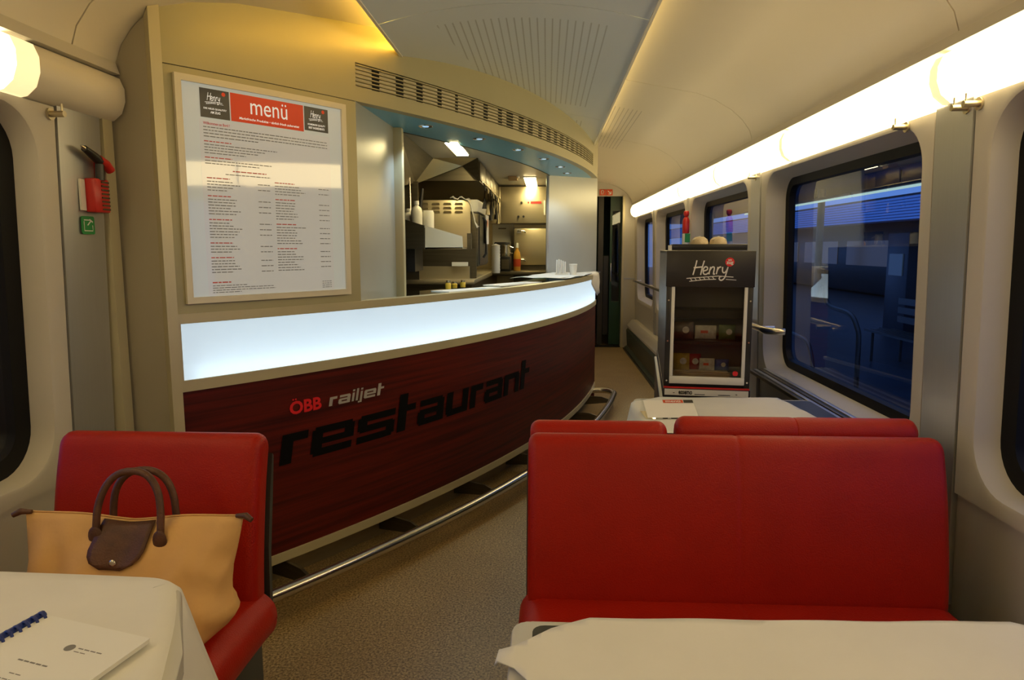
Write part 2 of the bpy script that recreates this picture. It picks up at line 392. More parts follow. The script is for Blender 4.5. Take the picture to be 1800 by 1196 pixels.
# flat-arched middle panels, hung just below the vault
PSEAM = [YB, 0.62, 2.75, 4.84, 6.95, YE]
def parch(x): return 2.2 + 0.07 * (1 - ((x - CX) / 0.515) ** 2)
def middle_panel(name, y0, y1):
    xs = [CX - 0.515 + 1.03 * i / 14 for i in range(15)]
    p = [(x, parch(x)) for x in xs]; q = [(x, z + 0.018) for x, z in p]
    return extr_y(name, p + q[::-1], y0, y1, PERF, ceil, True, 40)
for y0, y1 in zip(PSEAM, PSEAM[1:]): middle_panel('middle_panel', y0 + 0.003, y1 - 0.003)
for s in (-1, 1):
    o = box('edge_strip', CX + s * 0.515 - 0.006, CX + s * 0.515 + 0.006, YB, YE, 2.196, 2.222, WHITEP, ceil)
# warm light strips lying on top of the middle panels
for s, nm in ((-1, 'left'), (1, 'right')):
    x = CX + s * 0.485
    t = thing('cove_light', 'warm yellow light strip hidden above the %s edge of the middle ceiling panel' % ('bar-side' if s < 0 else 'window-side'), 'light', (x, 0, 2.235))
    box('light_bar', -0.012, 0.012, (2.2 if s < 0 else YB) , (5.2 if s < 0 else YE), 0.0, 0.012, E_COVE if s < 0 else emitter('cove_light_dim', (1.0, 0.66, 0.2), COVE * 0.28), t)

# ---- side walls with moulded window surrounds
WIN = [(-2.0, -0.05), (0.40, 1.95), (2.30, 3.87), (4.20, 5.82), (6.06, 7.68), (7.92, 9.30)]
WZ0, WZ1 = 0.70, 1.745
def wall_side(sgn, wins, yend, nm, surr):
    X = lambda d, z: side(wx(z) + d, sgn)
    # backing wall: posts, sill and header around the window holes
    bm = bmesh.new()
    def slab(y0, y1, z0, z1):
        P = []
        for d in (0.002, 0.05):
            for y in (y0, y1):
                for z in (z0, z1): P.append(bm.verts.new((X(d, z), y, z)))
        for f in ((0, 1, 3, 2), (4, 6, 7, 5), (0, 4, 5, 1), (2, 3, 7, 6), (0, 2, 6, 4), (1, 5, 7, 3)): bm.faces.new([P[i] for i in f])
    slab(YB, yend, 0.0, WZ0 - 0.03); slab(YB, yend, WZ1 + 0.03, 1.95)
    e = YB
    for y0, y1 in wins:
        slab(e, y0 - 0.03, WZ0 - 0.03, WZ1 + 0.03); e = y1 + 0.03
    slab(e, yend, WZ0 - 0.03, WZ1 + 0.03)
    wl = bmobj(nm, bm, CREAM); struct(wl, 'cream %s side wall of the car below the light strip' % ('window' if sgn > 0 else 'left'), 'wall')
    for n, (y0, y1) in enumerate(wins):
        k = 9; a0, a1 = y0 - 0.075, y1 + 0.075; b0, b1 = WZ0 - 0.05, WZ1 + 0.022
        a0 = max(a0, YB); a1 = min(a1, yend)
        loops = []
        mid = rrect(y0 - 0.004, y1 + 0.004, WZ0 - 0.004, WZ1 + 0.004, 0.135, k)
        cyy, czz = (y0 + y1) / 2, (WZ0 + WZ1) / 2
        out = []
        for i, (py, pz) in enumerate(mid):
            c, j = divmod(i, k)
            top = c in (0, 1); far = c in (0, 3)
            Yc, Zc = (a1 if far else a0), (b1 if top else b0)
            h = (k - 1) / 2
            first_is_side = c in (0, 2)
            if j == h: out.append((Yc, Zc))
            elif (j < h) == first_is_side: out.append((Yc, pz))
            else: out.append((py, Zc))
        loops.append([(X(0.004, z), y, z) for y, z in out])
        loops.append([(X(-0.012, z), y, z) for y, z in [(cyy + (p[0] - cyy) * 0.998, czz + (p[1] - czz) * 0.998) for p in out]])
        D_, O_ = (0.060, 0.010) if n < 2 else (0.092, 0.026)     # the reveals nearest the camera are shallower
        for off, d in ((0.012, -0.012), (0.004, -0.008), (0.0, 0.004), (-O_ * 0.45, D_ * 0.45), (-O_, D_)):
            L = rrect(y0 - off, y1 + off, WZ0 - off, WZ1 + off, 0.135 + off, k)
            loops.append([(X(d, z), y, z) for y, z in L])
        V = [p for l in loops for p in l]; m_ = len(mid); F = []
        for li in range(len(loops) - 1):
            for i in range(m_): F.append((li * m_ + i, li * m_ + (i + 1) % m_, (li + 1) * m_ + (i + 1) % m_, (li + 1) * m_ + i))
        meshobj('window_surround', V, F, CREAM, wl, True, 40)
        # the window itself
        wn = bpy.data.objects.new('window_%d' % surr[0], None); COL.objects.link(wn); wn.location = (X(0.1, 1.2), cyy, WZ0)
        struct(wn, surr[1][n], 'window'); surr[0] += 1
        def ring(name, o0, d0, o1, d1, o2, d2, m, par):
            Ls = []
            for off, d in ((o0, d0), (o1, d1), (o2, d2)):
                Ls.append([local(wn, X(d, z), y, z) for y, z in rrect(y0 - off, y1 + off, WZ0 - off, WZ1 + off, 0.135 + off, k)])
            V = [p for l in Ls for p in l]
            F = [(li * m_ + i, li * m_ + (i + 1) % m_, (li + 1) * m_ + (i + 1) % m_, (li + 1) * m_ + i) for li in range(2) for i in range(m_)]
            return meshobj(name, V, F, m, par, True, 40)
        ring('rubber_frame', -O_ + 0.002, D_ - 0.004, -0.062, D_ + 0.002, -0.066, D_ + 0.033, BLACK, wn)
        L = [local(wn, X(D_ + 0.026, z), y, z) for y, z in rrect(y0 + 0.063, y1 - 0.063, WZ0 + 0.063, WZ1 - 0.063, 0.075, k)]
        meshobj('pane', L, [tuple(range(len(L)))], GLASS, wn)
    return wl
cnt = [1, ['window behind the camera on the right wall', 'nearest right window, mostly outside the frame at the right edge', 'large right window beside the red benches, blue lights outside', 'right window just above and behind the snack display', 'narrow-looking right window left of the snack display', 'furthest right window above the handrail in the corridor']]
wall_r = wall_side(1, WIN, YE, 'wall_right', cnt)
cnt = [7, ['window behind the camera on the left wall', 'left window with dark rubber frame at the left edge']]
wall_l = wall_side(-1, WIN[:2], 2.31, 'wall_left', cnt)
# brushed pillars between the windows
tn = 1
def pillar(sgn, y0, y1, label):
    global tn
    V = [];
    for d in (-0.016, 0.01):
        for y in (y0, y1):
            for z in (0.30, 1.80): V.append((side(wx(z) + d, sgn), y, z))
    o = meshobj('trim_%d' % tn, V, [(0, 1, 3, 2), (4, 6, 7, 5), (0, 4, 5, 1), (2, 3, 7, 6), (0, 2, 6, 4), (1, 5, 7, 3)], SILVER); tn += 1
    return struct(o, label, 'pillar')
pillar(1, 2.03, 2.215, 'brushed silver pillar between the two nearest right windows')
pillar(1, 3.955, 4.125, 'brushed pillar on the window wall behind the snack display')
pillar(1, 5.895, 5.985, 'narrow brushed pillar behind the red fire extinguisher')
pillar(1, 7.755, 7.845, 'narrow brushed pillar next to the furthest right window')
pillar(1, 0.13, 0.32, 'brushed silver pillar beside the camera on the right wall')
pillar(-1, 2.03, 2.225, 'brushed metal pillar carrying the emergency hammer on the left wall')
pillar(-1, 0.13, 0.32, 'brushed silver pillar beside the camera on the left wall')
o = box('trim_%d' % tn, -1.475, -1.425, 2.235, 2.285, 0.0, 1.78, TRIM); tn += 1
struct(o, 'slim vertical corner trim between hammer pillar and bar bulkhead', 'trim')
# window sill rail beside the tables
for y0, y1, lb in ((2.36, 3.80, 'ribbed metal window ledge beside the second table'),):
    t = struct(bpy.data.objects.new('trim_%d' % tn, None), lb, 'ledge'); tn += 1; COL.objects.link(t)
    for i in range(4):
        x0 = wx(0.7) - 0.105 + i * 0.026
        box('ledge_rib', x0, x0 + 0.021, y0, y1, 0.688, 0.706 + 0.002 * i, SILVER if i % 2 else STEELD, t, bev=0.003)
# near end wall of the saloon (behind the camera) and far end with the corridor door
struct(box('wall_back', -1.6, 1.35, YB - 0.06, YB, 0, 2.42, CREAM), 'cream end wall behind the camera', 'wall')
DX0, DX1, DZ = 0.585, 1.012, 2.05
bm = bmesh.new()
bx(bm, 0.35, DX0, YE, YE + 0.08, 0, 2.4); bx(bm, DX1, 1.36, YE, YE + 0.08, 0, 2.4); bx(bm, DX0, DX1, YE, YE + 0.08, DZ, 2.4)
wall_end = struct(bmobj('wall_end', bm, CREAM), 'cream end wall at the end of the corridor, around the dark doorway', 'wall')
box('rail_band', DX1 + 0.003, 1.2, YE - 0.012, YE, 0.935, 0.955, SILVER, wall_end)
box('corner_post', DX1, DX1 + 0.03, YE - 0.03, YE, 0.0, DZ, TRIM, wall_end)
# vestibule seen through the doorway
bm = bmesh.new(); bx(bm, 0.25, 1.3, YE + 1.5, YE + 1.56, 0, 2.3); bx(bm, 0.25, 0.3, YE + .08, YE + 1.5, 0, 2.3); bx(bm, 1.25, 1.3, YE + .08, YE + 1.5, 0, 2.3); bx(bm, .25, 1.3, YE + .08, YE + 1.5, 2.3, 2.36)
struct(bmobj('wall_vestibule', bm, DARKGREEN), 'dark green vestibule walls beyond the doorway', 'wall')
d = struct(bpy.data.objects.new('door_1', None), 'dark half-open sliding door with a narrow glass pane in the end doorway', 'door'); COL.objects.link(d); d.location = (0.9, YE + .12, 0)
bm = bmesh.new(); bx(bm, -0.04, 0.115, 0, 0.035, 0.02, 0.62); bx(bm, -0.04, 0.115, 0, 0.035, 1.86, 2.05); bx(bm, -0.04, -0.012, 0, 0.035, 0.62, 1.86); bx(bm, 0.095, 0.115, 0, 0.035, 0.62, 1.86)
bmobj('door_leaf', bm, DARKGREEN, d); box('door_pane', -0.012, 0.095, 0.012, 0.02, 0.62, 1.86, glass_mat('door_glass', (0.2, 0.4, 0.5), 1.4), d); box('door_handle', -0.03, -0.018, -0.03, 0.0, 0.9, 1.15, CHROME, d, bev=0.003)
box('door_frame', -0.20, -0.13, 0.02, 0.06, 0.02, 2.05, DARKBROWN, d); box('kick_panel', -0.12, -0.05, 0.05, 0.08, 0.15, 1.25, BLK2, d)
box('threshold', -0.32, 0.11, -0.12, -0.02, 0.0, 0.012, BLACK, d)
t = thing('doorway_sign', 'small red pictogram sign with white arrow above the end doorway', 'sign', (0.785, YE - 0.006, 2.10))
for i in (0, 1):
    p = box('sign_plate', -0.088 + i * 0.09, -0.004 + i * 0.09, -0.003, 0.004, -0.04, 0.04, REDPR, t)
    g = merge([ribbon([(-0.02, 0.02), (0.02, -0.02)], 0.01), ribbon([(-0.012, -0.022), (0.022, -0.022), (0.022, 0.012)], 0.01)]) if i else merge([ribbon(smoothline([(-0.014, -0.026), (-0.018, 0.016), (0, 0.026), (0.016, 0.012), (0.004, -0.006)]), 0.008), ribbon([(0.0, -0.028), (0.016, 0.02)], 0.006)])
    put('pictogram', g, lambda x, z, i=i: (x - 0.046 + i * 0.09, -0.0042, z), WHITEINK, p)
# heater plinth along the corridor wall
hp = [(1.054, 0.0), (1.054, 0.03), (1.09, 0.05), (1.075, 0.26), (1.105, 0.30), (1.22, 0.30), (1.22, 0.0)]
hb = extr_y('baseboard_right', hp, 3.7, 9.45, HEATER); struct(hb, 'dark green heater plinth along the corridor window wall', 'baseboard')
extr_y('top_ledge', [(1.085, 0.30), (1.085, 0.325), (1.15, 0.40), (1.215, 0.40), (1.215, 0.30)], 3.7, 9.45, CREAM, hb)
extr_y('floor_strip', [(1.035, 0.0), (1.035, 0.018), (1.054, 0.018), (1.054, 0.0)], 3.7, 9.45, BLK2, hb)
lo = box('baseboard_window', 1.10, 1.24, YB, 3.68, 0.0, 0.20, HEATER); struct(lo, 'dark heater plinth under the near right windows', 'baseboard')
lo = box('baseboard_left', -1.53, -1.39, YB, 2.24, 0.0, 0.20, HEATER); struct(lo, 'dark heater plinth under the left window', 'baseboard')

# ---- luminous strips
LP = [(1.172, 1.768), (1.150, 1.772), (1.122, 1.795), (1.108, 1.832), (1.108, 1.872), (1.122, 1.905), (1.145, 1.915), (1.172, 1.915)]
def light_strip(sgn, seams, ylit, label):
    t = thing('light_strip', label, 'light', (side(1.15, sgn), seams[0], 1.77))
    pr = [(side(x, sgn), z) for x, z in LP]
    lp = lambda P: [(x - t.location.x, z - t.location.z) for x, z in P]
    for y0, y1 in zip(seams, seams[1:]):
        lit = y1 <= ylit
        g = 0.022 if lit else 0.0
        extr_y('diffuser' if lit else 'end_cover', lp(pr), y0 + g - t.location.y, y1 - g - t.location.y, E_STRIP if lit else VAULT, t, True, 60)
        if lit:
            q = [((x - 1.15) * 0.985 + 1.15, (z - 1.84) * 0.97 + 1.84) for x, z in LP]
            extr_y('joint_cover', lp([(side(x, sgn), z) for x, z in q]), y1 - g - t.location.y, y1 + g - t.location.y, E_JOINT, t, True, 60)
    if ylit < 50:
        last_ = [b_ for b_ in seams if b_ <= ylit][-1]
        extr_y('diffuser_fade', lp([(side((x - 1.15) * 1.004 + 1.15, sgn), (z - 1.84) * 1.01 + 1.84) for x, z in LP]), last_ - 0.04 - t.location.y, last_ + 0.045 - t.location.y, E_JOINT, t, True, 60)  # added dimmer piece imitates the strip's light fading out
    cp = [(1.145, 1.916), (1.120, 1.918), (1.132, 1.955), (1.19, 1.955)]
    extr_y('cornice', lp([(side(x, sgn), z) for x, z in cp]), 0, seams[-1] - t.location.y, CREAM, t)
    return t
light_strip(1, [YB, -1.85, -0.51, 0.82, 2.15, 3.48, 4.83, 6.12, 7.46, 8.78, 9.52], 99, 'long glowing light strip above the right windows, in segments')
light_strip(-1, [YB, -1.85, -0.51, 0.68, 1.86, 2.29], 1.9, 'short glowing light strip above the left window, ending at the bulkhead')

# ================================================================== BAR WALL
bw = arcslab('wall_bar', A0, -33.45, 1.134, 1.96, -0.06, 0.0, BARWALL, n=16)
struct(bw, 'curved champagne wall above the bar with menu board and vent grille', 'wall')
zt = lambda x: max(vaultz(x) + 0.012, 2.0) if x < CX - 0.515 else 2.30
arcslab('upper_panel', A0, A1, 2.118, 2.3, -0.05, 0.0, BARWALL, bw, n=72, zt=zt)
arcslab('lower_band', A0, A1, 1.963, 2.022, -0.05, 0.0, BARWALL, bw, n=60)
arcslab('vent_infill', A0, -33.42, 2.022, 2.118, -0.05, 0.0, BARWALL, bw, n=12)
arcslab('vent_infill', -10.6, A1, 2.022, 2.118, -0.05, 0.0, BARWALL, bw, n=6)
arcslab('seam_line', A0 + .1, -33.42, 1.9595, 1.9635, -0.03, -0.004, DARKGAP, bw, n=12)
arcslab('vent_back', -33.42, -10.6, 2.022, 2.118, -0.040, -0.022, mat('vent_glow_cream', (0.72, 0.66, 0.50), 0.45, var=.03), bw, n=44)  # paler cream imitates light coming from inside the vent
for i in range(6):
    z = 2.0290 + i * 0.0160
    arcslab('vent_slat', -33.40, -10.6, z, z + 0.0042, -0.014, -0.001, BARWALL, bw, n=44)
DV = [(-33.40, .16), (-32.45, .50), (-31.37, .55), (-30.39, .50), (-29.31, .36), (-28.3, .26), (-27.25, .30), (-26.32, .50), (-25.19, .50), (-24.35, .9), (-23.27, .75), (-22.32, .8), (-21.2, .6), (-20.09, .8), (-19.1, .7), (-18.1, .9), (-17.1, .6), (-16.1, .9), (-15.0, .7), (-14.0, .8), (-13.0, .6), (-12.0, .8)]
for a, wd in DV:
    arcslab('vent_slot', a - wd * 0.32, a + wd * 0.32, 2.022, 2.118, -0.035, -0.0212, BLACK, bw, n=3)
# end bulkhead between the left wall and the bar front
px, py, _ = cyl(A0, 0)
xs = [-1.53 + (px + 0.01 + 1.53) * i / 16 for i in range(17)]
V = []
for x in xs:
    zz = (vaultz(x) - 0.004) if x > -1.40 else (1.97 if x > -1.418 else 1.955)
    V += [(x, 2.300, 0), (x, 2.300, zz), (x, 2.33, 0), (x, 2.33, zz)]
F = []
for i in range(16):
    k = 4 * i; F += [(k, k + 4, k + 5, k + 1), (k + 2, k + 3, k + 7, k + 6), (k + 1, k + 5, k + 7, k + 3), (k, k + 2, k + 6, k + 4)]
F += [(0, 1, 3, 2), (64, 66, 67, 65)]
struct(meshobj('wall_bulkhead', V, F, mat('bulkhead_paint', (0.40, 0.36, 0.27), 0.45, 0.1, var=.04)), 'narrow champagne bulkhead at the near end of the bar, beside the hammer pillar', 'wall')
ep = arcslab('trim_%d' % tn, A0 - 0.10, A0 + 0.16, 0.10, 2.12, -0.02, 0.014, TRIM, n=3, zt=lambda x: vaultz(x) - 0.002); tn += 1
struct(ep, 'pale vertical edge post at the near end of the bar wall', 'trim')
# soffit over the serving hatch, with downlights
SI = -0.37
so = arcslab('soffit', -33.45, A1, 1.963, 1.985, SI, -0.0505, SOFFIT, n=40); so.name = 'ceiling_soffit'
struct(so, 'curved soffit over the serving hatch, blue light painted into its colour', 'soffit')
arcslab('soffit_seam', -33.3, -10.0, 1.960, 1.964, SI - 0.004, SI + 0.002, DARKGAP, so, n=40)
SP = [(-0.611, 3.564), (-0.381, 3.981), (-0.183, 4.424), (-0.027, 4.878), (0.094, 5.357), (0.158, 5.803)]
ORD = ['nearest', 'second', 'third', 'fourth', 'fifth', 'furthest']
for i, (x, y) in enumerate(SP):
    t = thing('downlight', '%s small blue-white downlight in the soffit over the counter' % ORD[i], 'light', (x, y, 1.963), group='soffit downlights')
    lathe('lamp_ring', [(0.0, -0.001), (0.028, -0.001), (0.034, -0.004), (0.038, 0.0), (0.034, 0.004), (0.0, 0.004)], CHROME, t)
    lathe('lamp_lens', [(0.0, -0.004), (0.015, -0.004), (0.017, -0.001), (0.0, -0.001)], E_SPOT, t, n=14)
    ld = bpy.data.lights.new('downlight_beam', 'SPOT'); ld.energy = 9.0; ld.color = (0.62, 0.83, 1.0); ld.spot_size = math.radians(110); ld.spot_blend = 0.6; ld.shadow_soft_size = 0.015
    lo = bpy.data.objects.new('downlight_beam', ld); lo.location = (0, 0, -0.012); link(lo, t)
# return panels at both ends of the hatch
def panel(name, p, q, th, z0, z1, m, label, cat='wall', bevel=0.0):
    (x0, y0), (x1, y1) = p, q; l = math.hypot(x1 - x0, y1 - y0); nx, ny = -(y1 - y0) / l * th, (x1 - x0) / l * th
    o = prism(name, [(x0, y0), (x1, y1), (x1 + nx, y1 + ny), (x0 + nx, y0 + ny)], z0, z1, m)
    return struct(o, label, cat) if label else o
a = cyl(-33.45, 0, -0.002)
panel('wall_hatch_near', (a[0], a[1]), (-0.780, 3.585), 0.03, 1.10, 1.963, RETURN, 'grey satin return panel at the near end of the serving hatch')
o = box('trim_%d' % tn, -0.805, -0.737, 3.585, 3.635, 1.08, 1.963, TRIM, None, bev=0.006); tn += 1
struct(o, 'pale rounded post at the near side of the serving hatch', 'trim')
e1 = cyl(A1, 0, 0.0)
panel('wall_hatch_far', (0.012, 5.976), (e1[0], e1[1]), 0.03, 1.08, 1.963, RETURN, 'grey satin panel closing the far end of the serving hatch')
o = box('trim_%d' % tn, -0.012, 0.014, 5.965, 5.995, 1.08, 1.963, SILVER, None, bev=0.004); tn += 1
struct(o, 'slim steel edge on the far side of the serving hatch', 'trim')
struct(panel('wall_corridor', (e1[0], e1[1]), (0.40, YE), 0.05, 0.0, 2.32, CREAM, None), 'cream corridor wall behind the bar', 'wall')

# ---- bar counter
bc = thing('bar_counter', 'curved bar counter with dark red wood front and glowing band', 'counter', (0, 0, 0))
arcslab('wood_front', A0 + 0.18, A1, 0.155, 0.862, -0.04, -0.002, WOOD, bc, n=72)
arcslab('lower_trim', A0 + 0.16, A1, 0.118, 0.155, -0.04, 0.006, TRIM, bc, n=72)
arcslab('middle_trim', A0 + 0.16, A1, 0.862, 0.902, -0.04, 0.005, TRIM, bc, n=72)
arcslab('top_trim', A0 + 0.16, A1 - 0.7, 1.1, 1.134, -0.055, 0.006, TRIM, bc, n=72)
arcslab('end_cap', A0 + 0.16, A0 + 0.24, 0.902, 1.1, -0.03, 0.005, TRIM, bc, n=2)
# opal diffuser: one thin sheet with an LED line behind its lower edge
V = []; F = []
for i in range(73):
    a = A0 + 0.24 + (A1 - A0 - 0.24) * i / 72
    V += [cyl(a, 0.902, -0.004), cyl(a, 1.1, -0.004)]
for i in range(72): F.append((2 * i, 2 * i + 2, 2 * i + 3, 2 * i + 1))
meshobj('glow_panel', V, F, OPAL, bc, True)
arcslab('led_line', A0 + 0.5, A1 - 0.4, 0.906, 0.916, -0.052, -0.042, E_LED, bc, n=48)
arcslab('light_box_back', A0 + 0.2, A1, 0.9, 1.1, -0.11, -0.10, WHITEP, bc, n=48)
arcslab('kick_plate', A0 + 0.1, A1 - 0.2, 0.0, 0.118, -0.13, -0.10, KICK, bc, n=60)
arcslab('underside', A0 + 0.1, A1, 0.108, 0.118, -0.10, -0.04, DARKGAP, bc, n=60)
arcslab('counter_top', A0 + 0.3, A1 - 0.6, 1.072, 1.098, -0.50, -0.056, mat('teal_laminate', (0.012, 0.10, 0.08), 0.16, var=0.1), bc, n=60)
arcslab('glass_top', -33.3, -24.0, 1.100, 1.108, -0.52, -0.06, TEAL, bc, n=24)
arcslab('counter_core', A0 + 0.3, A1 - 0.6, 0.12, 1.07, -0.50, -0.12, STEELD, bc, n=40)
# end of the bar facing the corridor door
panel_o = prism('bar_end', [(e1[0], e1[1]), (e1[0] - 0.06, e1[1] + 0.04), (e1[0] - 0.5, e1[1] + 0.04), (e1[0] - 0.5, e1[1] - 0.1)], 0.0, 1.08, WOOD, bc)
# foot rail
P = [cyl(A0 + 1.2 + (A1 - 1.6 - A0 - 1.2) * i / 60, 0.098, 0.19) for i in range(61)]
last = P[-1]
P += [(last[0] - 0.012, last[1] + 0.07, 0.098), (last[0] - 0.05, last[1] + 0.12, 0.098), (last[0] - 0.13, last[1] + 0.135, 0.098), (last[0] - 0.30, last[1] + 0.10, 0.098)]
fr = tube('foot_rail', P, 0.025, CHROME, bc, n=14)
for a in (-36.5, -32.2, -27.9, -23.6, -19.3, -15.0, -10.6):
    t_ = math.radians(a); q = cyl(a, 0.0, 0.0)
    bm = bmesh.new()
    def RP(off, tang, z): 
        p = cyl(a, z, off); return (p[0] - math.sin(t_) * tang, p[1] + math.cos(t_) * tang, z)
    prof = [(-0.105, 0.112), (0.10, 0.112), (0.185, 0.085), (0.185, 0.068), (-0.105, 0.03)]
    A = [bm.verts.new(RP(o_, -0.006, z_)) for o_, z_ in prof]; B = [bm.verts.new(RP(o_, 0.006, z_)) for o_, z_ in prof]
    bm.faces.new(A); bm.faces.new(B)
    for i in range(5): bm.faces.new((A[i], A[(i + 1) % 5], B[(i + 1) % 5], B[i]))
    bmobj('rail_bracket', bm, STEELD, fr)
# lettering on the wood
def seg(*r): return list(r)
T_ = 0.25
LET = {  # rectangles x0,y0,x1,y1 on an x-height of 1
 'r': (0.95, [(0, 0, .42, 1), (.42, .72, .95, 1)]),
 'e': (1.72, [(0, .10, .42, .90), (.10, .75, 1.62, 1), (1.32, .38, 1.72, .9), (.3, .38, 1.5, .60), (.10, 0, 1.66, .25)]),
 's': (1.76, [(.12, .75, 1.76, 1), (0, .44, .42, .90), (.10, .38, 1.66, .62), (1.34, .10, 1.76, .56), (0, 0, 1.64, .25)]),
 't': (0.92, [(0.0, 0, .44, 1.45), (.44, .75, .92, 1)]),
 'a': (1.55, [(.10, .75, 1.43, 1), (1.13, 0, 1.55, .90), (.10, .40, 1.3, .62), (0, .10, .40, .54), (.10, 0, 1.3, .25)]),
 'u': (1.50, [(0, .10, .42, 1), (1.08, 0, 1.50, 1), (.10, 0, 1.25, .27)]),
 'n': (1.50, [(0, 0, .42, 1), (.25, .73, 1.40, 1), (1.08, 0, 1.50, .90)]),
 'i': (0.30, [(0, 0, .30, 1), (0, 1.14, .30, 1.36)]),
 'l': (0.30, [(0, 0, .30, 1.4)]),
 'j': (0.34, [(.04, -.3, .34, 1), (.04, 1.14, .34, 1.36), (-.18, -.3, .1, -.12)])}
def word(wd, gap=0.17):
    parts = []; x = 0
    for ch in wd:
        W_, R_ = LET[ch]
        for (x0, y0, x1, y1) in R_:
            nx = max(1, int((x1 - x0) / 0.25)); parts.append(rectgeo(x + x0, y0, x + x1, y1, nx))
        x += W_ + gap
    return merge(parts), x - gap
def wrap(a_start, a_end, z0, xh, total, shear):
    k = math.radians(a_end - a_start) * AR / total
    return lambda x, y, off=0.0012: cyl(a_start + math.degrees((x * k + y * xh * shear) / AR), z0 + y * xh, off)
g, tot = word('restaurant')
put('restaurant_lettering', g, wrap(-36.62, -22.85, 0.510, 0.120, tot, 0.18), INK, bc)
g, tot = word('railjet', 0.24)
put('railjet_lettering', g, wrap(-34.84, -32.62, 0.706, 0.037, tot, 0.22), SILVINK, bc)
tv, tf = text_geo('OBB', 1.0, 0.035)
tv = fit(tv, 0, 0, 3.0, 1.0); gg = merge([(tv, tf), rectgeo(0.28, 1.06, 0.42, 1.18), rectgeo(0.52, 1.06, 0.66, 1.18)])
put('operator_lettering', gg, wrap(-36.2, -35.10, 0.703, 0.054, 3.0, 0.0), REDINK, bc)

# ---- menu board
mb = thing('menu_board', 'backlit framed menu board with red header on the bar wall', 'menu board', (0, 0, 0))
MA0, MA1, MZ0, MZ1 = -38.99, -33.93, 1.168, 1.936
def mframe(a0, a1, z0, z1): arcslab('frame_bar', a0, a1, z0, z1, 0.001, 0.017, mat('pale_frame', (0.74, 0.70, 0.58), 0.4, 0.1, var=.03), mb, n=10)
FWA = math.degrees(0.022 / AR)
mframe(MA0, MA1, MZ1 - 0.022, MZ1); mframe(MA0, MA1, MZ0, MZ0 + 0.022); mframe(MA0, MA0 + FWA, MZ0 + .022, MZ1 - .022); mframe(MA1 - FWA, MA1, MZ0 + .022, MZ1 - .022)
arcslab('light_box', MA0 + FWA, MA1 - FWA, MZ0 + .022, MZ1 - .022, 0.002, 0.008, MENU_M, mb, n=16)
def arect(name, a0, a1, z0, z1, off, m): return put(name, rectgeo(a0, z0, a1, z1, 8), lambda a, z: cyl(a, z, off), m, mb)
arect('menu_sheet', -38.42, -34.52, 1.192, 1.798, 0.0086, MENU_P)
arect('logo_block', -38.37, -37.60, 1.805, 1.902, 0.0088, MENU_D)
arect('header_block', -37.57, -35.40, 1.805, 1.902, 0.0088, MENU_R)
arect('logo_block', -35.37, -34.56, 1.812, 1.902, 0.0088, MENU_D)
def atext(name, s, a0, a1, z0, z1, m, off=0.0092, bold=0.0, shear=0.0):
    v, f = text_geo(s, 1.0, bold, shear); v = fit(v, a0, z0, a1, z1); put(name, (v, f), lambda a, z: cyl(a, z, off), m, mb)
atext('header_word', 'menü', -37.02, -35.92, 1.838, 1.892, MENU_W)
atext('header_line', 'Marktfrische Produkte • täglich frisch zubereitet', -37.35, -35.55, 1.8125, 1.8235, MENU_W, bold=.02, shear=0.2)
for c, (l1, l2) in ((-37.985, ('DIE NEUE QUALITÄT', 'AM ZUG')), (-34.965, ('HOMEMADE QUALITY', 'BEST INGREDIENTS'))):
    put('logo_word', scale2(LOGO, 0.145, 0.030, c - 0.225, 1.850), lambda a, z: cyl(a, z, 0.0092), MENU_W, mb)
    put('logo_dot', ([(c + 0.235 + math.cos(i * .524) * .052, 1.894 - 0.004 + math.sin(i * .524) * .007) for i in range(12)], [tuple(range(12))]), lambda a, z: cyl(a, z, 0.0093), MENU_R, mb)
    atext('logo_line', l1, c - 0.30, c + 0.30, 1.832, 1.840, MENU_W, bold=.03)
    w_ = 0.13 if 'ZUG' in l2 else 0.27
    atext('logo_line', l2, c - w_, c + w_, 1.820, 1.828, MENU_W, bold=.03)
atext('section_title', 'Willkommen an Bord !', -38.32, -37.62, 1.7815, 1.791, MENU_RI, bold=.02)
GK = []; GR = []
def words(a0, a1, z, h, dest, fillp=1.0):
    h *= 0.72
    a = a0; end = a0 + (a1 - a0) * fillp
    while a < end:
        l = random.uniform(0.05, 0.16); b = min(a + l, end)
        dest.append(rectgeo(a, z, b, z + h)); a = b + 0.022
z = 1.772
for i in range(4):
    words(-38.32, -34.62, z, 0.0042, GK, 1.0 if i < 3 else 0.4); z -= 0.0105
z -= 0.006
for blk, lens in ((4, (.55, .45, .4, .3)), (2, (.5, .4))):
    words(-38.32, -37.6, z, 0.0046, GR); z -= 0.0105
    for i in range(blk):
        words(-38.32, -34.62, z, 0.0038, GK, lens[i]); z -= 0.0095
    z -= 0.006
ztop = 1.628
words(-37.6, -36.4, ztop, 0.005, GR, .8); words(-37.8, -36.2, ztop - .012, 0.0038, GK, .8)
for a0, a1, blocks in ((-38.30, -36.55, (4, 6, 6, 3, 5)), (-36.40, -34.62, (4, 7, 7, 8))):
    z = 1.600
    for nb in blocks:
        words(a0, a1, z, 0.0048, GR, 0.35); z -= 0.0115
        for i in range(nb):
            words(a0, a1, z, 0.0040, GK, random.uniform(.3, .55))
            if i % 2 == 0: words(a1 - 0.36, a1, z, 0.0040, GK)
            z -= 0.0100
        z -= 0.0100
words(-38.30, -37.8, 1.236, 0.0058, GR)
for i in range(4):
    words(-38.30, -34.62, 1.2255 - i * 0.008, 0.0034, GK, random.uniform(.2, .5)); words(-34.95, -34.62, 1.2255 - i * 0.008, 0.0034, GK)
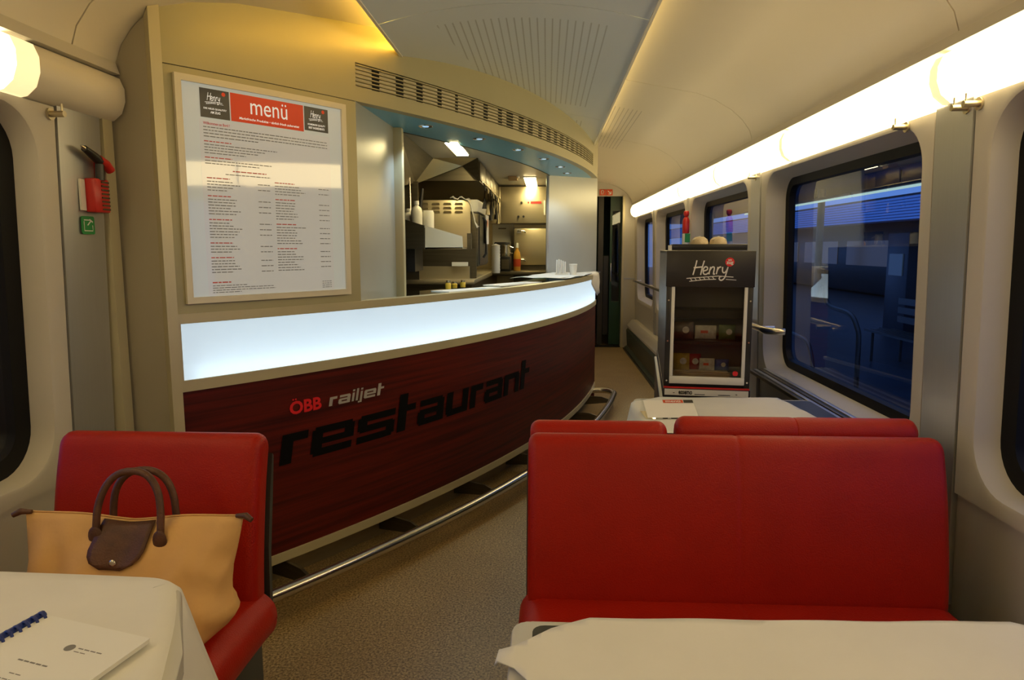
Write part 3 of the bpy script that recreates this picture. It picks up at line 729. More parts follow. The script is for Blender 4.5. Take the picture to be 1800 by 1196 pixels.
put('menu_print', merge(GK), lambda a, z: cyl(a, z, 0.0090), MENU_K, mb)['kind'] = 'stuff'; put('menu_titles', merge(GR), lambda a, z: cyl(a, z, 0.0090), MENU_RI, mb)['kind'] = 'stuff'
# ================================================================== SEATS
def stadium(cl, r):
    """outline of given half thickness around a centre line in (y, z)"""
    P = [Vector(p) for p in cl]; n = len(P); Lf = []; Rt = []
    for i in range(n):
        t = (P[min(i + 1, n - 1)] - P[max(i - 1, 0)]).normalized(); nn = Vector((-t.y, t.x)); Lf.append(P[i] + nn * r); Rt.append(P[i] - nn * r)
    t = (P[-1] - P[-2]).normalized(); a0 = math.atan2(t.x, -t.y)
    cap = [P[-1] + Vector((math.cos(a0 - math.pi * k / 8), math.sin(a0 - math.pi * k / 8))) * r for k in range(1, 8)]
    t = (P[0] - P[1]).normalized(); a1 = math.atan2(t.x, -t.y)
    cap2 = [P[0] + Vector((math.cos(a1 - math.pi * k / 8), math.sin(a1 - math.pi * k / 8))) * r for k in range(1, 8)]
    return Lf + cap + Rt[::-1] + cap2
def cushion(name, x0, x1, cl, r, m, parent, er=0.028, seams=(), flare=0.0):
    xs = []
    for k in range(7):
        a = math.pi / 2 * k / 6; xs.append((x0 + er * (1 - math.cos(a)) if False else x0 + er * (1 - math.sin(math.pi / 2 - a)), er * (1 - math.sin(a))))
    N_ = 10
    mids = [x0 + er + (x1 - x0 - 2 * er) * i / N_ for i in range(1, N_)]
    for s in seams: mids += [s - 0.014, s - 0.005, s, s + 0.005, s + 0.014]
    for x in sorted(mids):
        ins = 0.0
        for s in seams:
            dd = abs(x - s); ins = max(ins, 0.0022 if dd < 0.001 else (0.0010 if dd < 0.006 else 0))
        xs.append((x, ins))
    for k in range(6, -1, -1):
        a = math.pi / 2 * k / 6; xs.append((x1 - er * (1 - math.cos(a)), er * (1 - math.sin(a))))
    V = []; F = []
    for x, ins in xs:
        o = stadium(cl, r - ins); n = len(o); V += [(x, p.x, p.y) for p in o]
    for i in range(len(xs) - 1):
        for k in range(n): F.append((i * n + k, i * n + (k + 1) % n, (i + 1) * n + (k + 1) % n, (i + 1) * n + k))
    N2 = len(cl)
    for k0 in (0, (len(xs) - 1) * n):
        for i in range(N2 - 1): F.append((k0 + i, k0 + i + 1, k0 + N2 + 7 + (N2 - 2 - i), k0 + N2 + 7 + (N2 - 1 - i)))
        F.append(tuple(k0 + N2 - 1 + i for i in range(9))); F.append(tuple(k0 + (2 * N2 + 6 + i) for i in range(8)) + (k0,))
    return meshobj(name, V, F, m, parent, True, 50)
def bench(name, label, cat, x0, x1, yb, seams, facing=-1, sx0=None, sx1=None, top=0.832, shellx=None):
    """facing -1: sitter looks towards the camera; back's foot at yb"""
    t = thing(name, label, cat, ((x0 + x1) / 2, yb, 0))
    f = facing; lx = t.location.x
    a0, a1 = x0 - lx, x1 - lx; s0 = (sx0 if sx0 is not None else x0) - lx; s1 = (sx1 if sx1 is not None else x1) - lx
    cl = smoothline([(0.0, 0.45), (-f * 0.012, 0.56), (-f * 0.042, 0.72), (-f * 0.072, top)], 4)
    cushion('backrest', a0, a1, cl, 0.042, RED, t, er=0.027, seams=[s - lx for s in seams])
    cs = smoothline([(f * 0.42, 0.380), (f * 0.36, 0.396), (f * 0.02, 0.388), (-f * 0.0, 0.384)], 3)
    cushion('seat', s0, s1, cs, 0.066, RED, t, er=0.063, seams=[s - lx for s in seams])
    ys = sorted((f * 0.36, -f * 0.03))
    box('base', s0 + 0.05, s1 - 0.05, ys[0], ys[1], 0.0, 0.36, SHELL, t, bev=0.01)
    # dark shell on the rear of the back
    prof = [(-f * 0.043, 0.34), (-f * 0.052, 0.56), (-f * 0.083, 0.72), (-f * 0.106, top - 0.022), (-f * 0.114, top - 0.030), (-f * 0.098, 0.70), (-f * 0.068, 0.54), (-f * 0.062, 0.34)]
    V = [(x, y, z) for x in (a0 - 0.004, a1 + 0.004) for y, z in prof]; n = 8
    F = [(i, (i + 1) % n, n + (i + 1) % n, n + i) for i in range(n)] + [tuple(range(n)), tuple(range(n, 2 * n))]
    meshobj('back_shell', V, F, SHELL, t)
    return t
bench('bench', 'wide red leather bench facing the camera, behind the right table', 'bench', -0.047, 1.030, 1.752, [0.503], sx0=-0.068, sx1=1.05, top=0.825)
bench('chair', 'red leather single seat with the beige bag on it', 'chair', -1.300, -0.748, 1.700, [], sx0=-1.31, sx1=-0.712, top=0.828)
bench('bench', 'wide red leather backrest turned to the snack display, behind the front bench', 'bench', 0.368, 1.035, 2.035, [0.70], facing=1, top=0.842)
bench('chair', 'narrow red leather seat turned away, left of the second wide bench', 'chair', -0.045, 0.343, 2.028, [], facing=1, top=0.828)

# ================================================================== TABLES
def table(name, label, poly, inlay, leg, zt=0.738):
    cxm = sum(p[0] for p in poly) / len(poly); cym = sum(p[1] for p in poly) / len(poly)
    t = thing(name, label, 'table', (cxm, cym, 0))
    L = lambda P: [(x - cxm, y - cym) for x, y in P]
    prism('table_rim', L(poly), zt - 0.034, zt, RIM, t, bev=0.008)
    prism('table_inlay', L(inlay), zt - 0.004, zt + 0.0012, INLAY, t)
    x0, x1, y0, y1 = leg
    box('leg', x0 - cxm, x1 - cxm, y0 - cym, y1 - cym, 0.02, zt - 0.034, STEELD, t, bev=0.012)
    box('foot', x0 - 0.10 - cxm, x1 + 0.10 - cxm, y0 - 0.08 - cym, y1 + 0.08 - cym, 0.0, 0.022, STEELD, t, bev=0.006)
    return t
def rpoly(x0, x1, y0, y1, r, k=5):
    return rrect(x0, x1, y0, y1, r, k)
table('dining_table', 'right foreground table with pale rim under a white cloth', rpoly(-0.055, 1.13, 0.42, 1.105, 0.03), rpoly(-0.020, 1.12, 0.45, 1.085, 0.02), (0.55, 0.67, 0.7, 0.8))
table('dining_table', 'second table with white cloth in front of the snack display', rpoly(0.36, 1.085, 2.27, 2.875, 0.03), rpoly(0.385, 1.075, 2.30, 2.850, 0.02), (0.72, 0.82, 2.5, 2.6))
table('dining_table', 'left foreground table with white cloth and bound booklet', [(-1.40, 0.40), (-0.42, 0.40), (-0.47, 0.75), (-0.56, 0.98), (-0.665, 1.175), (-0.70, 1.195), (-1.40, 1.215)], [(-1.37, 0.44), (-0.46, 0.44), (-0.51, 0.75), (-0.60, 0.98), (-0.69, 1.15), (-1.37, 1.18)], (-0.95, -0.85, 0.75, 0.85))
def cloth(name, label, poly, z, drop=None, over=(), res=0.02, wav=0.0016):
    """cloth lying on a table: grid clipped to a polygon; points outside the table rectangle hang down"""
    x0, x1, y0, y1 = over
    bm = bmesh.new()
    A = [bm.verts.new((x, y, 0)) for x, y in poly]; bm.faces.new(A)
    xs0 = min(p[0] for p in poly); xs1 = max(p[0] for p in poly); ys0 = min(p[1] for p in poly); ys1 = max(p[1] for p in poly)
    k = xs0 + res
    while k < xs1:
        bmesh.ops.bisect_plane(bm, geom=bm.verts[:] + bm.edges[:] + bm.faces[:], plane_co=(k, 0, 0), plane_no=(1, 0, 0)); k += res
    k = ys0 + res
    while k < ys1:
        bmesh.ops.bisect_plane(bm, geom=bm.verts[:] + bm.edges[:] + bm.faces[:], plane_co=(0, k, 0), plane_no=(0, 1, 0)); k += res
    for v in bm.verts:
        x, y = v.co.x, v.co.y
        dz = wav * (math.sin(x * 31 + y * 17) + math.sin(y * 43 - x * 11)) * 0.5
        ox = max(x0 - x, x - x1, 0); oy = max(y0 - y, y - y1, 0); o_ = max(ox, oy)
        if o_ > 0:
            fall = max(0, o_ - 0.006)
            dz -= fall * 0.93
            if ox >= oy: v.co.x = (x0 - 0.008 - fall * 0.30) if x < x0 else (x1 + 0.008 + fall * 0.30)
            else: v.co.y = (y0 - 0.008 - fall * 0.3) if y < y0 else (y1 + 0.008 + fall * 0.3)
        v.co.z = z + dz + wav
    o = bmobj(name, bm, LINEN, None, True, 80)
    so_ = o.modifiers.new('thickness', 'SOLIDIFY'); so_.thickness = 0.0018; so_.offset = 1
    return tag(o, label, 'tablecloth')
cloth('tablecloth', 'white cloth on the right foreground table, pointed corner over its left edge',
      [(0.075, 1.100), (0.77, 1.124), (0.80, 1.106), (0.98, 1.02), (1.10, 0.93), (1.10, 0.30), (0.50, 0.25), (0.02, 0.86), (-0.045, 0.955), (-0.085, 0.985), (-0.04, 1.02), (0.01, 1.065)], 0.742, over=(-0.062, 1.2, 0.2, 1.2))
cloth('tablecloth', 'white cloth on the second table before the snack display',
      [(0.26, 2.30), (0.26, 2.72), (0.335, 2.765), (0.464, 2.868), (0.955, 2.876), (0.985, 2.60), (1.02, 2.28)], 0.742, over=(0.352, 1.2, 2.2, 2.89))
# left cloth: drapes over the slanted aisle edge
edge = [(-0.47, 0.42), (-0.50, 0.72), (-0.585, 0.97), (-0.672, 1.155), (-0.712, 1.198), (-0.80, 1.207), (-1.00, 1.213), (-1.39, 1.222)]
edge = smoothline(edge, 6)
V = []; F = []; nr = 13
for i, (ex, ey) in enumerate(edge):
    a = edge[max(i - 1, 0)]; b = edge[min(i + 1, len(edge) - 1)]; dx, dy = b[0] - a[0], b[1] - a[1]; l = math.hypot(dx, dy); nx, ny = dy / l, -dx / l
    wv = 0.5 + 0.5 * math.sin(i * 0.9)
    V.append((-1.0 + (ex + 1.0) * 0.0 - 0.05, 0.6, 0.7455)); V.append((ex + (-1.05 - ex) * 0.4, ey + (0.6 - ey) * 0.4, 0.7455 + 0.001 * math.sin(i * .7))); V.append((ex - nx * 0.03, ey - ny * 0.03, 0.7455))
    for k in range(nr - 3):
        t_ = k / (nr - 4); bend = min(t_ * 5, 1)
        out = 0.012 * math.sin(bend * math.pi / 2) + t_ * (0.06 + 0.03 * wv)
        V.append((ex + nx * out, ey + ny * out, 0.7455 - 0.012 * (1 - math.cos(bend * math.pi / 2)) - max(0, t_ - 0.06) * 0.30))
for i in range(len(edge) - 1):
    for k in range(nr - 1): F.append((i * nr + k, i * nr + k + 1, (i + 1) * nr + k + 1, (i + 1) * nr + k))
lc = meshobj('tablecloth', V, F, LINEN, None, True, 70); tag(lc, 'white cloth draped over the left foreground table', 'tablecloth')
sm = lc.modifiers.new('thickness', 'SOLIDIFY'); sm.thickness = 0.0016; sm.offset = -1
# ---- booklet with blue comb binding
bk = thing('booklet', 'spiral-bound white booklet with blue comb on the left table', 'booklet', (-0.831, 1.047, 0.748))
# spine runs from local origin towards the camera-left; page edge direction
sd = Vector((-0.062, -0.285, 0)).normalized(); pd = Vector((0.215, -0.061, 0)).normalized()
def BK(u, v, z): p = sd * v + pd * u; return (p.x, p.y, z)
def bkbox(name, u0, u1, v0, v1, z0, z1, m):
    V = [BK(u, v, z_) for u in (u0, u1) for v in (v0, v1) for z_ in (z0, z1)]
    return meshobj(name, V, [(0, 1, 3, 2), (4, 6, 7, 5), (0, 4, 5, 1), (2, 3, 7, 6), (0, 2, 6, 4), (1, 5, 7, 3)], m, bk)
bkbox('page_block', 0.012, 0.224, 0.0, 0.297, 0.001, 0.0085, WHITEP); bkbox('cover', 0.008, 0.226, 0.0, 0.297, 0.0086, 0.0092, WHITE)
cb = tube('comb_spine', [BK(0.0, v * 0.01, 0.008) for v in range(0, 30)], 0.0075, BLUEP, bk, n=10)
for i in range(20):
    v = 0.008 + i * 0.0145
    P = [BK(0.0 + 0.017 * math.cos(a) * 0.5 + 0.006, v, 0.008 + 0.0085 * math.sin(a)) for a in [math.pi * k / 8 for k in range(9)]]
    tube('comb_ring', P, 0.0026, BLUEP, cb, n=6)
def bktext(name, s, u0, u1, v, h, m, bold=0.0):
    a, f = text_geo(s, 1.0, bold); a = fit(a, u0, 0, u1, h); put(name, (a, f), lambda x, y: BK(x, v - y, 0.0094), m, bk)
# printed emblem and greeked lines of the cover
put('cover_emblem', disc(0.128, 0.0, 0.0085), lambda x, y: BK(x, 0.060 - y, 0.0094), GREYINK, bk)
G = []
words_ = lambda u0, u1, v, h: [G.append(rectgeo(a_, -v, a_ + 0.010, -v + h * 0.6)) for a_ in [u0 + 0.012 * i for i in range(int((u1 - u0) / 0.012))]]
words_(0.142, 0.196, 0.058, 0.004); words_(0.142, 0.172, 0.066, 0.003); words_(0.080, 0.142, 0.108, 0.005); words_(0.098, 0.128, 0.135, 0.003); words_(0.065, 0.155, 0.148, 0.003); words_(0.07, 0.15, 0.158, 0.003); words_(0.085, 0.14, 0.168, 0.003)
put('cover_print', merge(G), lambda x, y: BK(x, -y, 0.0094), GREYINK, bk)
# ---- acrylic menu stand on the second table
ms = thing('menu_stand', 'clear acrylic stand with red-topped menu card on the second table', 'menu stand', (0.455, 2.555, 0.748), math.radians(3))
V = [(x, y, z) for x in (-0.098, 0.098) for y, z in ((-0.075, 0.0), (0.03, 0.046), (0.05, 0.0))]
meshobj('acrylic_body', V, [(0, 1, 4, 3), (1, 2, 5, 4), (0, 3, 5, 2)], CLEAR, ms)
MS = lambda x, t_: (x, -0.073 + 0.103 * t_, 0.003 + 0.0455 * t_)
put('menu_card', rectgeo(-0.092, 0.02, 0.092, 0.97), lambda x, y: MS(x, y), WHITE, ms)
put('card_header', rectgeo(-0.02, 0.80, 0.055, 0.97), lambda x, y: (MS(x, y)[0], MS(x, y)[1], MS(x, y)[2] + 0.001), REDPR, ms)
put('card_corner', rectgeo(0.057, 0.80, 0.092, 0.97), lambda x, y: (MS(x, y)[0], MS(x, y)[1], MS(x, y)[2] + 0.001), ANTH, ms)
v, f = text_geo('menü', 1, .02); v = fit(v, -0.01, .83, 0.045, .94); put('card_word', (v, f), lambda x, y: (MS(x, y)[0], MS(x, y)[1], MS(x, y)[2] + 0.0016), WHITEINK, ms)

# ================================================================== BAG
bg = thing('handbag', 'beige nylon tote bag with brown leather handles on the left seat', 'bag', (-0.965, 1.47, 0.458))
W2, HB = 0.262, 0.285
NU, NV = 49, 18
def bagpt(u, v, s):
    """u -1..1 across, v 0..1 up, s -1 front / +1 back"""
    wv = W2 * (0.86 + 0.14 * v ** 1.5) if abs(u) else W2
    x = u * W2 * (0.90 + 0.10 * v ** 1.3)
    if u > 0:
        T = [(0, .74), (.10, .88), (.22, .985), (.34, .93), (.5, .90), (.75, .955), (1.01, 1.0)]
        for (v0, f0), (v1, f1) in zip(T, T[1:]):
            if v0 <= v <= v1: ff = f0 + (f1 - f0) * (v - v0) / (v1 - v0); x = u * W2 * (1 - (1 - ff) * u ** 1.5); break
    dep = 0.105 * (1 - v) ** 0.75 * (1 - abs(u) ** 3.5) ** 0.6 + 0.006 * (1 - abs(u) ** 8)
    dep += 0.010 * math.sin(u * 7 + v * 5) * (1 - v) * (1 - abs(u)) + 0.010 * math.sin(u * 13 - v * 10) * v * (1 - v) * 2 + (0.012 * math.sin(v * 22 + u * 9) * (1 - v) * max(0, u - 0.25) * 1.5)
    crease = 0.012 * math.exp(-((abs(u) - 0.60 - 0.28 * (v - 0.5)) / 0.09) ** 2) * v * (1 - v) * 4
    dep = max(dep - crease, 0.004)
    zt_ = HB * (1 - 0.050 * (1 - abs(u)) ** 0.8 * (0.55 + 0.45 * math.cos(u * 5)) + (0.02 if abs(u) > 0.97 else 0)) - 0.004
    z = v * zt_ + (0.010 * abs(u) ** 4 * (1 - v))
    return (x, s * dep + 0.055 * v, z)
V = []; F = []
for s in (-1, 1):
    for i in range(NU):
        for j in range(NV): V.append(bagpt(-1 + 2 * i / (NU - 1), j / (NV - 1), s))
nn = NU * NV
for s in (0, 1):
    for i in range(NU - 1):
        for j in range(NV - 1): k = s * nn + i * NV + j; F.append((k, k + NV, k + NV + 1, k + 1))
for i in range(NU - 1): F.append((i * NV, (i + 1) * NV, nn + (i + 1) * NV, nn + i * NV)); F.append((i * NV + NV - 1, (i + 1) * NV + NV - 1, nn + (i + 1) * NV + NV - 1, nn + i * NV + NV - 1))
for j in range(NV - 1):
    F.append((j, j + 1, nn + j + 1, nn + j)); k = (NU - 1) * NV; F.append((k + j, k + j + 1, nn + k + j + 1, nn + k + j))
meshobj('bag_body', V, F, BAG, bg, True, 80)
def onbag(u, v, o_=0.004): p = bagpt(u, v, -1); return (p[0], p[1] - o_, p[2])
# flap
fl = []
FW = 11; FH = 9
V = []; F = []
for j in range(FH):
    tv_ = j / (FH - 1)
    half = 0.235 * (1 + 0.10 * tv_) if tv_ < 0.6 else 0.235 * 1.06 * math.sqrt(max(0.02, 1 - ((tv_ - 0.6) / 0.43) ** 2))
    for i in range(FW):
        u = -0.01 + (-1 + 2 * i / (FW - 1)) * half - 0.07 * tv_
        V.append(onbag(u, 1.0 - tv_ * 0.34, 0.007))
for j in range(FH - 1):
    for i in range(FW - 1): k = j * FW + i; F.append((k, k + 1, k + FW + 1, k + FW))
fo = meshobj('flap', V, F, LEATHER, bg, True); sm = fo.modifiers.new('t', 'SOLIDIFY'); sm.thickness = 0.003; sm.offset = 1
p = onbag(-0.065, 0.715, 0.012); bm = bmesh.new(); bmesh.ops.create_uvsphere(bm, u_segments=14, v_segments=8, radius=0.009)
for v_ in bm.verts: v_.co = Vector((v_.co.x + p[0], v_.co.y * 0.5 + p[1], v_.co.z + p[2]))
bmobj('snap_button', bm, CHROME, fo, True)
def handle(s, name):
    a = onbag(-0.285, 0.92, 0.008) if s < 0 else bagpt(-0.24, 0.95, 1); b = onbag(0.315, 0.90, 0.008) if s < 0 else bagpt(0.355, 0.95, 1)
    dy = 0.03 if s < 0 else 0.010
    top = HB + (0.102 if s < 0 else 0.096); mx_ = (a[0] + b[0]) / 2; hw = (b[0] - a[0]) / 2; P = [a]
    for k in range(1, 24):
        ph = math.pi * (1 - k / 24); c_ = math.cos(ph); q = math.copysign(abs(c_) ** 0.85, c_)
        P.append((mx_ + hw * q * 0.98, a[1] + dy * math.sin(ph), a[2] + 0.012 + (top - a[2] - 0.012) * math.sin(ph) ** 0.8))
    P.append(b); n = len(P)
    h = tube(name, P, 0.008, LEATHER, bg, n=9, rad=[0.0085] * n)
    if s < 0:
        for q, u0, v0 in ((a, -0.285, 0.88), (b, 0.315, 0.86)):
            bm = bmesh.new(); bmesh.ops.create_uvsphere(bm, u_segments=14, v_segments=8, radius=1)
            c = onbag(u0, v0, 0.004)
            for v_ in bm.verts: v_.co = Vector((v_.co.x * 0.017 + c[0], v_.co.y * 0.006 + c[1], v_.co.z * 0.024 + c[2]))
            bmobj('handle_patch', bm, LEATHER, h, True)
handle(-1, 'handle'); handle(1, 'handle')
for s in (-1, 1):
    p = bagpt(s * 0.99, 0.99, -1)
    tube('zip_tab', [(p[0] - s * 0.012, p[1], p[2]), (p[0] + s * 0.012, p[1] - 0.004, p[2] + 0.002), (p[0] + s * 0.028, p[1] - 0.01, p[2] - 0.006)], 0.006, LEATHER, bg, n=8, rad=[0.005, 0.008, 0.006])
P = [(lambda q: (q[0], q[1] + 0.006, q[2] + 0.002))(bagpt(-0.97 + 1.94 * i / 40, 1.0, -1)) for i in range(41)]
tube('zip_line', P, 0.0022, BAG, bg, n=6)

# ================================================================== SNACK DISPLAY
FR = math.radians(-7.5)
tr = thing('trolley', 'grey metal trolley under the snack display', 'trolley', (0.686, 2.985, 0), FR)
box('cabinet', -0.19, 0.19, 0.0, 1.15, 0.06, 0.700, STEELD, tr, bev=0.008); box('trolley_top', -0.195, 0.195, -0.006, 1.155, 0.700, 0.7175, SILVER, tr, bev=0.003)
for x in (-0.15, 0.15):
    for y in (0.06, 1.08): 
        bm = bmesh.new(); add_tube(bm, [(x - 0.012, y, 0.03), (x + 0.012, y, 0.03)], 0.03, 14); bmobj('caster', bm, BLK2, tr, True)
fd = thing('snack_display', 'tall black glass-fronted snack display cabinet with white script lettering', 'display cabinet', (0.686, 2.985, 0.7185), FR)
Wd = 0.178
box('base_plate', -Wd - 0.004, Wd + 0.004, -0.008, 1.14, 0.0, 0.040, BLK2, fd, bev=0.003); p_ = box('base_front', -Wd + 0.004, Wd - 0.004, -0.012, -0.008, 0.010, 0.036, WHITEP, fd)
box('red_edge', -Wd, Wd, -0.010, -0.004, 0.040, 0.047, REDP, fd)
v, f = text_geo('essemo', 1, .03); put('maker_word', (fit(v, -0.115, 0.014, -0.058, 0.030), f), lambda x, z: (x, -0.0126, z), INK, p_)
put('maker_line', merge([rectgeo(-0.048, 0.0145, -0.005, 0.0175), rectgeo(0.05, 0.0145, 0.1, 0.0175)]), lambda x, z: (x, -0.0126, z), INK, p_)
for x in (-0.135, 0.125): lathe('base_screw', [(0, 0), (0.004, 0), (0.004, .002), (0, .002)], STEELD, fd, (x, -0.013, 0.02), 8)
for s in (-1, 1):
    box('side_panel', s * Wd - (0.006 if s > 0 else 0), s * Wd + (0.006 if s < 0 else 0), 0.012, 1.13, 0.04, 0.626, STEELD if s < 0 else ANTH, fd)
    po = box('front_post', min(s * Wd, s * (Wd - 0.022)), max(s * Wd, s * (Wd - 0.022)), -0.004, 0.014, 0.042, 0.478, BLK2, fd, bev=0.002)
    for z in (0.072, 0.245, 0.42):
        bm = bmesh.new(); add_tube(bm, [(s * (Wd - 0.011), -0.004, z), (s * (Wd - 0.011), -0.0065, z)], 0.004, 8); bmobj('screw', bm, CHROME, po, True)
box('back_panel', -Wd, Wd, 1.125, 1.135, 0.04, 0.626, BLK2, fd); box('top_panel', -Wd, Wd, 0.0, 1.135, 0.616, 0.628, BLK2, fd)
hd = box('header_panel', -Wd - 0.003, Wd + 0.003, -0.010, 0.012, 0.478, 0.630, ANTH, fd, bev=0.002)
put('logo_word', scale2(LOGO, 0.0605, 0.068, -0.082, 0.500), lambda x, z: (x, -0.0108, z), WHITEINK, hd)
put('logo_dot', disc(0.077, 0.583, 0.0185), lambda x, z: (x, -0.0110, z), REDINK, hd)
v, f = text_geo('zug', 1, .03); put('logo_dot_word', (fit(v, 0.063, 0.570, 0.091, 0.585), f), lambda x, z: (x, -0.0114, z), WHITEINK, hd)
v, f = text_geo('am', 1, .03); put('logo_dot_word', (fit(v, 0.070, 0.588, 0.084, 0.594), f), lambda x, z: (x, -0.0114, z), WHITEINK, hd)
put('side_logo', scale2(LOGO, 0.075, 0.075, 0.10, 0.500), lambda y, z: (Wd + 0.0005, y, z), WHITEINK, fd); put('side_logo_dot', disc(0.30, 0.59, 0.02), lambda y, z: (Wd + 0.0008, y, z), REDINK, fd)
dr = box('door_rail', -Wd + 0.022, Wd - 0.022, -0.006, 0.008, 0.060, 0.092, WHITEP, fd, bev=0.002)
for s in (-1, 1): box('door_stile', min(s * (Wd - 0.022), s * (Wd - 0.036)), max(s * (Wd - 0.022), s * (Wd - 0.036)), -0.006, 0.008, 0.092, 0.478, WHITEP, fd, bev=0.002)
box('door_glass', -Wd + 0.036, Wd - 0.036, -0.001, 0.003, 0.092, 0.478, FRIDGEGLASS, fd)
put('door_sticker', disc(0.118, 0.110, 0.011), lambda x, z: (x, -0.0018, z), REDINK, fd)
box('shelf', -Wd + 0.007, Wd - 0.007, 0.03, 0.24, 0.228, 0.242, BLK2, fd); box('shelf', -Wd + 0.007, Wd - 0.007, 0.09, 0.24, 0.335, 0.372, BLK2, fd); box('inner_back', -Wd + 0.007, Wd - 0.007, 0.24, 0.246, 0.045, 0.476, mat('inner_grey', (0.30, 0.28, 0.26), 0.5, var=.05), fd)
box('shelf', -Wd + 0.007, Wd - 0.007, 0.02, 0.24, 0.045, 0.055, BLK2, fd)
FM = Matrix.Translation(Vector(fd.location)) @ Matrix.Rotation(FR, 4, 'Z')
def infr(x, y, z): return FM @ Vector((x, y, z))
PKW = mat('packet_white', (0.60, 0.58, 0.52), 0.3, var=0.3, vscale=(60, 60, 60))
def snack(x, y, z, w_, d_, h_, m, label, cat='snack packet', name='snack_packet', tilt=0.0, kind=0):
    t = thing(name, label, cat, infr(x, y, z), FR + tilt, group='goods inside the snack display')
    bm = bmesh.new(); bmesh.ops.create_grid(bm, x_segments=6, y_segments=6, size=0.5)
    vs_ = bm.verts[:]
    V = []; F = []; n = 7
    for s in (-1, 1):
        for i in range(n):
            for j in range(n):
                u, v_ = -1 + 2 * i / (n - 1), -1 + 2 * j / (n - 1); puff = (1 - u ** 4) * (1 - v_ ** 4)
                V.append((u * w_ / 2, s * (0.002 + puff * d_ / 2), (v_ + 1) * h_ / 2))
    bm.free()
    for s in (0, 1):
        for i in range(n - 1):
            for j in range(n - 1): k = s * n * n + i * n + j; F.append((k, k + n, k + n + 1, k + 1))
    meshobj('wrapper', V, F, m, t, True, 60)
    put('label_print', disc(w_ * .1, h_ * .55, h_ * .2, 14) if kind == 0 else rectgeo(-w_ * .25, h_ * .45, w_ * .1, h_ * .65), lambda a, c: (a, -d_ / 2 - 0.0035, c), PKW if kind == 0 else REDPR, t)
    return t
PKR = mat('packet_red', (0.35, 0.03, 0.03), 0.3, var=0.3, vscale=(50, 50, 50)); PKB = mat('packet_blue', (0.05, 0.08, 0.30), 0.3, var=0.3, vscale=(50, 50, 50))
PKY = mat('packet_yellow', (0.55, 0.38, 0.06), 0.3, var=0.3, vscale=(50, 50, 50)); PKW = mat('packet_white', (0.60, 0.58, 0.52), 0.3, var=0.3, vscale=(60, 60, 60)); PKBR = mat('packet_brown', (0.10, 0.06, 0.05), 0.3, var=0.4, vscale=(70, 70, 70))
snack(-0.095, 0.10, 0.243, 0.085, 0.03, 0.075, PKBR, 'dark brown snack packet at the left of the display shelf')
snack(0.0, 0.11, 0.243, 0.09, 0.03, 0.06, PKW, 'pale snack packet in the middle of the display shelf', kind=1)
snack(0.09, 0.10, 0.243, 0.07, 0.03, 0.065, mat('packet_green', (0.10, 0.16, 0.05), 0.3, var=0.3, vscale=(50, 50, 50)), 'green snack packet at the right of the display shelf')
bk_ = thing('snack_basket', 'pale wicker basket of snacks at the bottom of the display', 'basket', infr(-0.01, 0.13, 0.056), FR)
prism('basket_body', [(-0.125, -0.055), (0.115, -0.055), (0.115, 0.055), (-0.125, 0.055)], 0.0, 0.045, BREAD, bk_, bev=0.012)
for i in range(5): tube('wicker_rib', [(-0.127, -0.057, 0.006 + i * .009), (0.117, -0.057, 0.006 + i * .009)], 0.004, CARDB, bk_, n=6)
snack(-0.10, 0.11, 0.102, 0.07, 0.03, 0.075, PKY, 'yellow snack packet at the left of the wicker basket')
snack(-0.045, 0.13, 0.102, 0.06, 0.03, 0.07, PKR, 'red snack packet in the wicker basket', kind=0)
snack(0.01, 0.105, 0.102, 0.065, 0.02, 0.055, PKW, 'white and red snack packet in the wicker basket', kind=1)
snack(0.075, 0.12, 0.102, 0.06, 0.02, 0.05, PKB, 'blue snack packet at the right of the wicker basket')
ty = thing('tray', 'black tray on top of the snack display', 'tray', infr(0.0, 0.06, 0.6305), FR)
TW = 0.155
bm = bmesh.new(); bx(bm, -TW, TW, 0, 0.30, 0, 0.006, 0.002); bmobj('tray_base', bm, BLK2, ty)
for a in ((-TW, TW, 0, 0.008), (-TW, TW, 0.292, 0.30), (-TW, -TW + 0.008, 0.008, 0.292), (TW - 0.008, TW, 0.008, 0.292)): box('tray_rim', a[0], a[1], a[2], a[3], 0.004, 0.027, BLK2, ty, bev=0.002)
box('hinge_block', -0.172, -0.158, 0.0, 0.05, 0.0, 0.022, WHITEP, ty)
for i, x in enumerate((-0.035, 0.045)):
    q = infr(x, 0.16, 0.637)
    r_ = thing('bread_roll', '%s pale round bread roll on the black tray' % ('left' if i == 0 else 'right'), 'bread roll', q, FR, group='rolls on the display tray')
    prof = [(0.0, 0.0), (0.030, 0.0), (0.037, 0.012), (0.038, 0.026), (0.033, 0.042), (0.020, 0.052), (0.0, 0.054)]
    lathe('crust', prof, BREAD, r_, n=20)
    for k in range(3):
        tube('score_line', [(-0.03 + 0.005 * k, -0.02 + .018 * k, 0.040), (0.0, -0.016 + .018 * k, 0.0535), (0.03 - 0.005 * k, -0.02 + .018 * k, 0.040)], 0.003, WHITEP, r_, n=6)
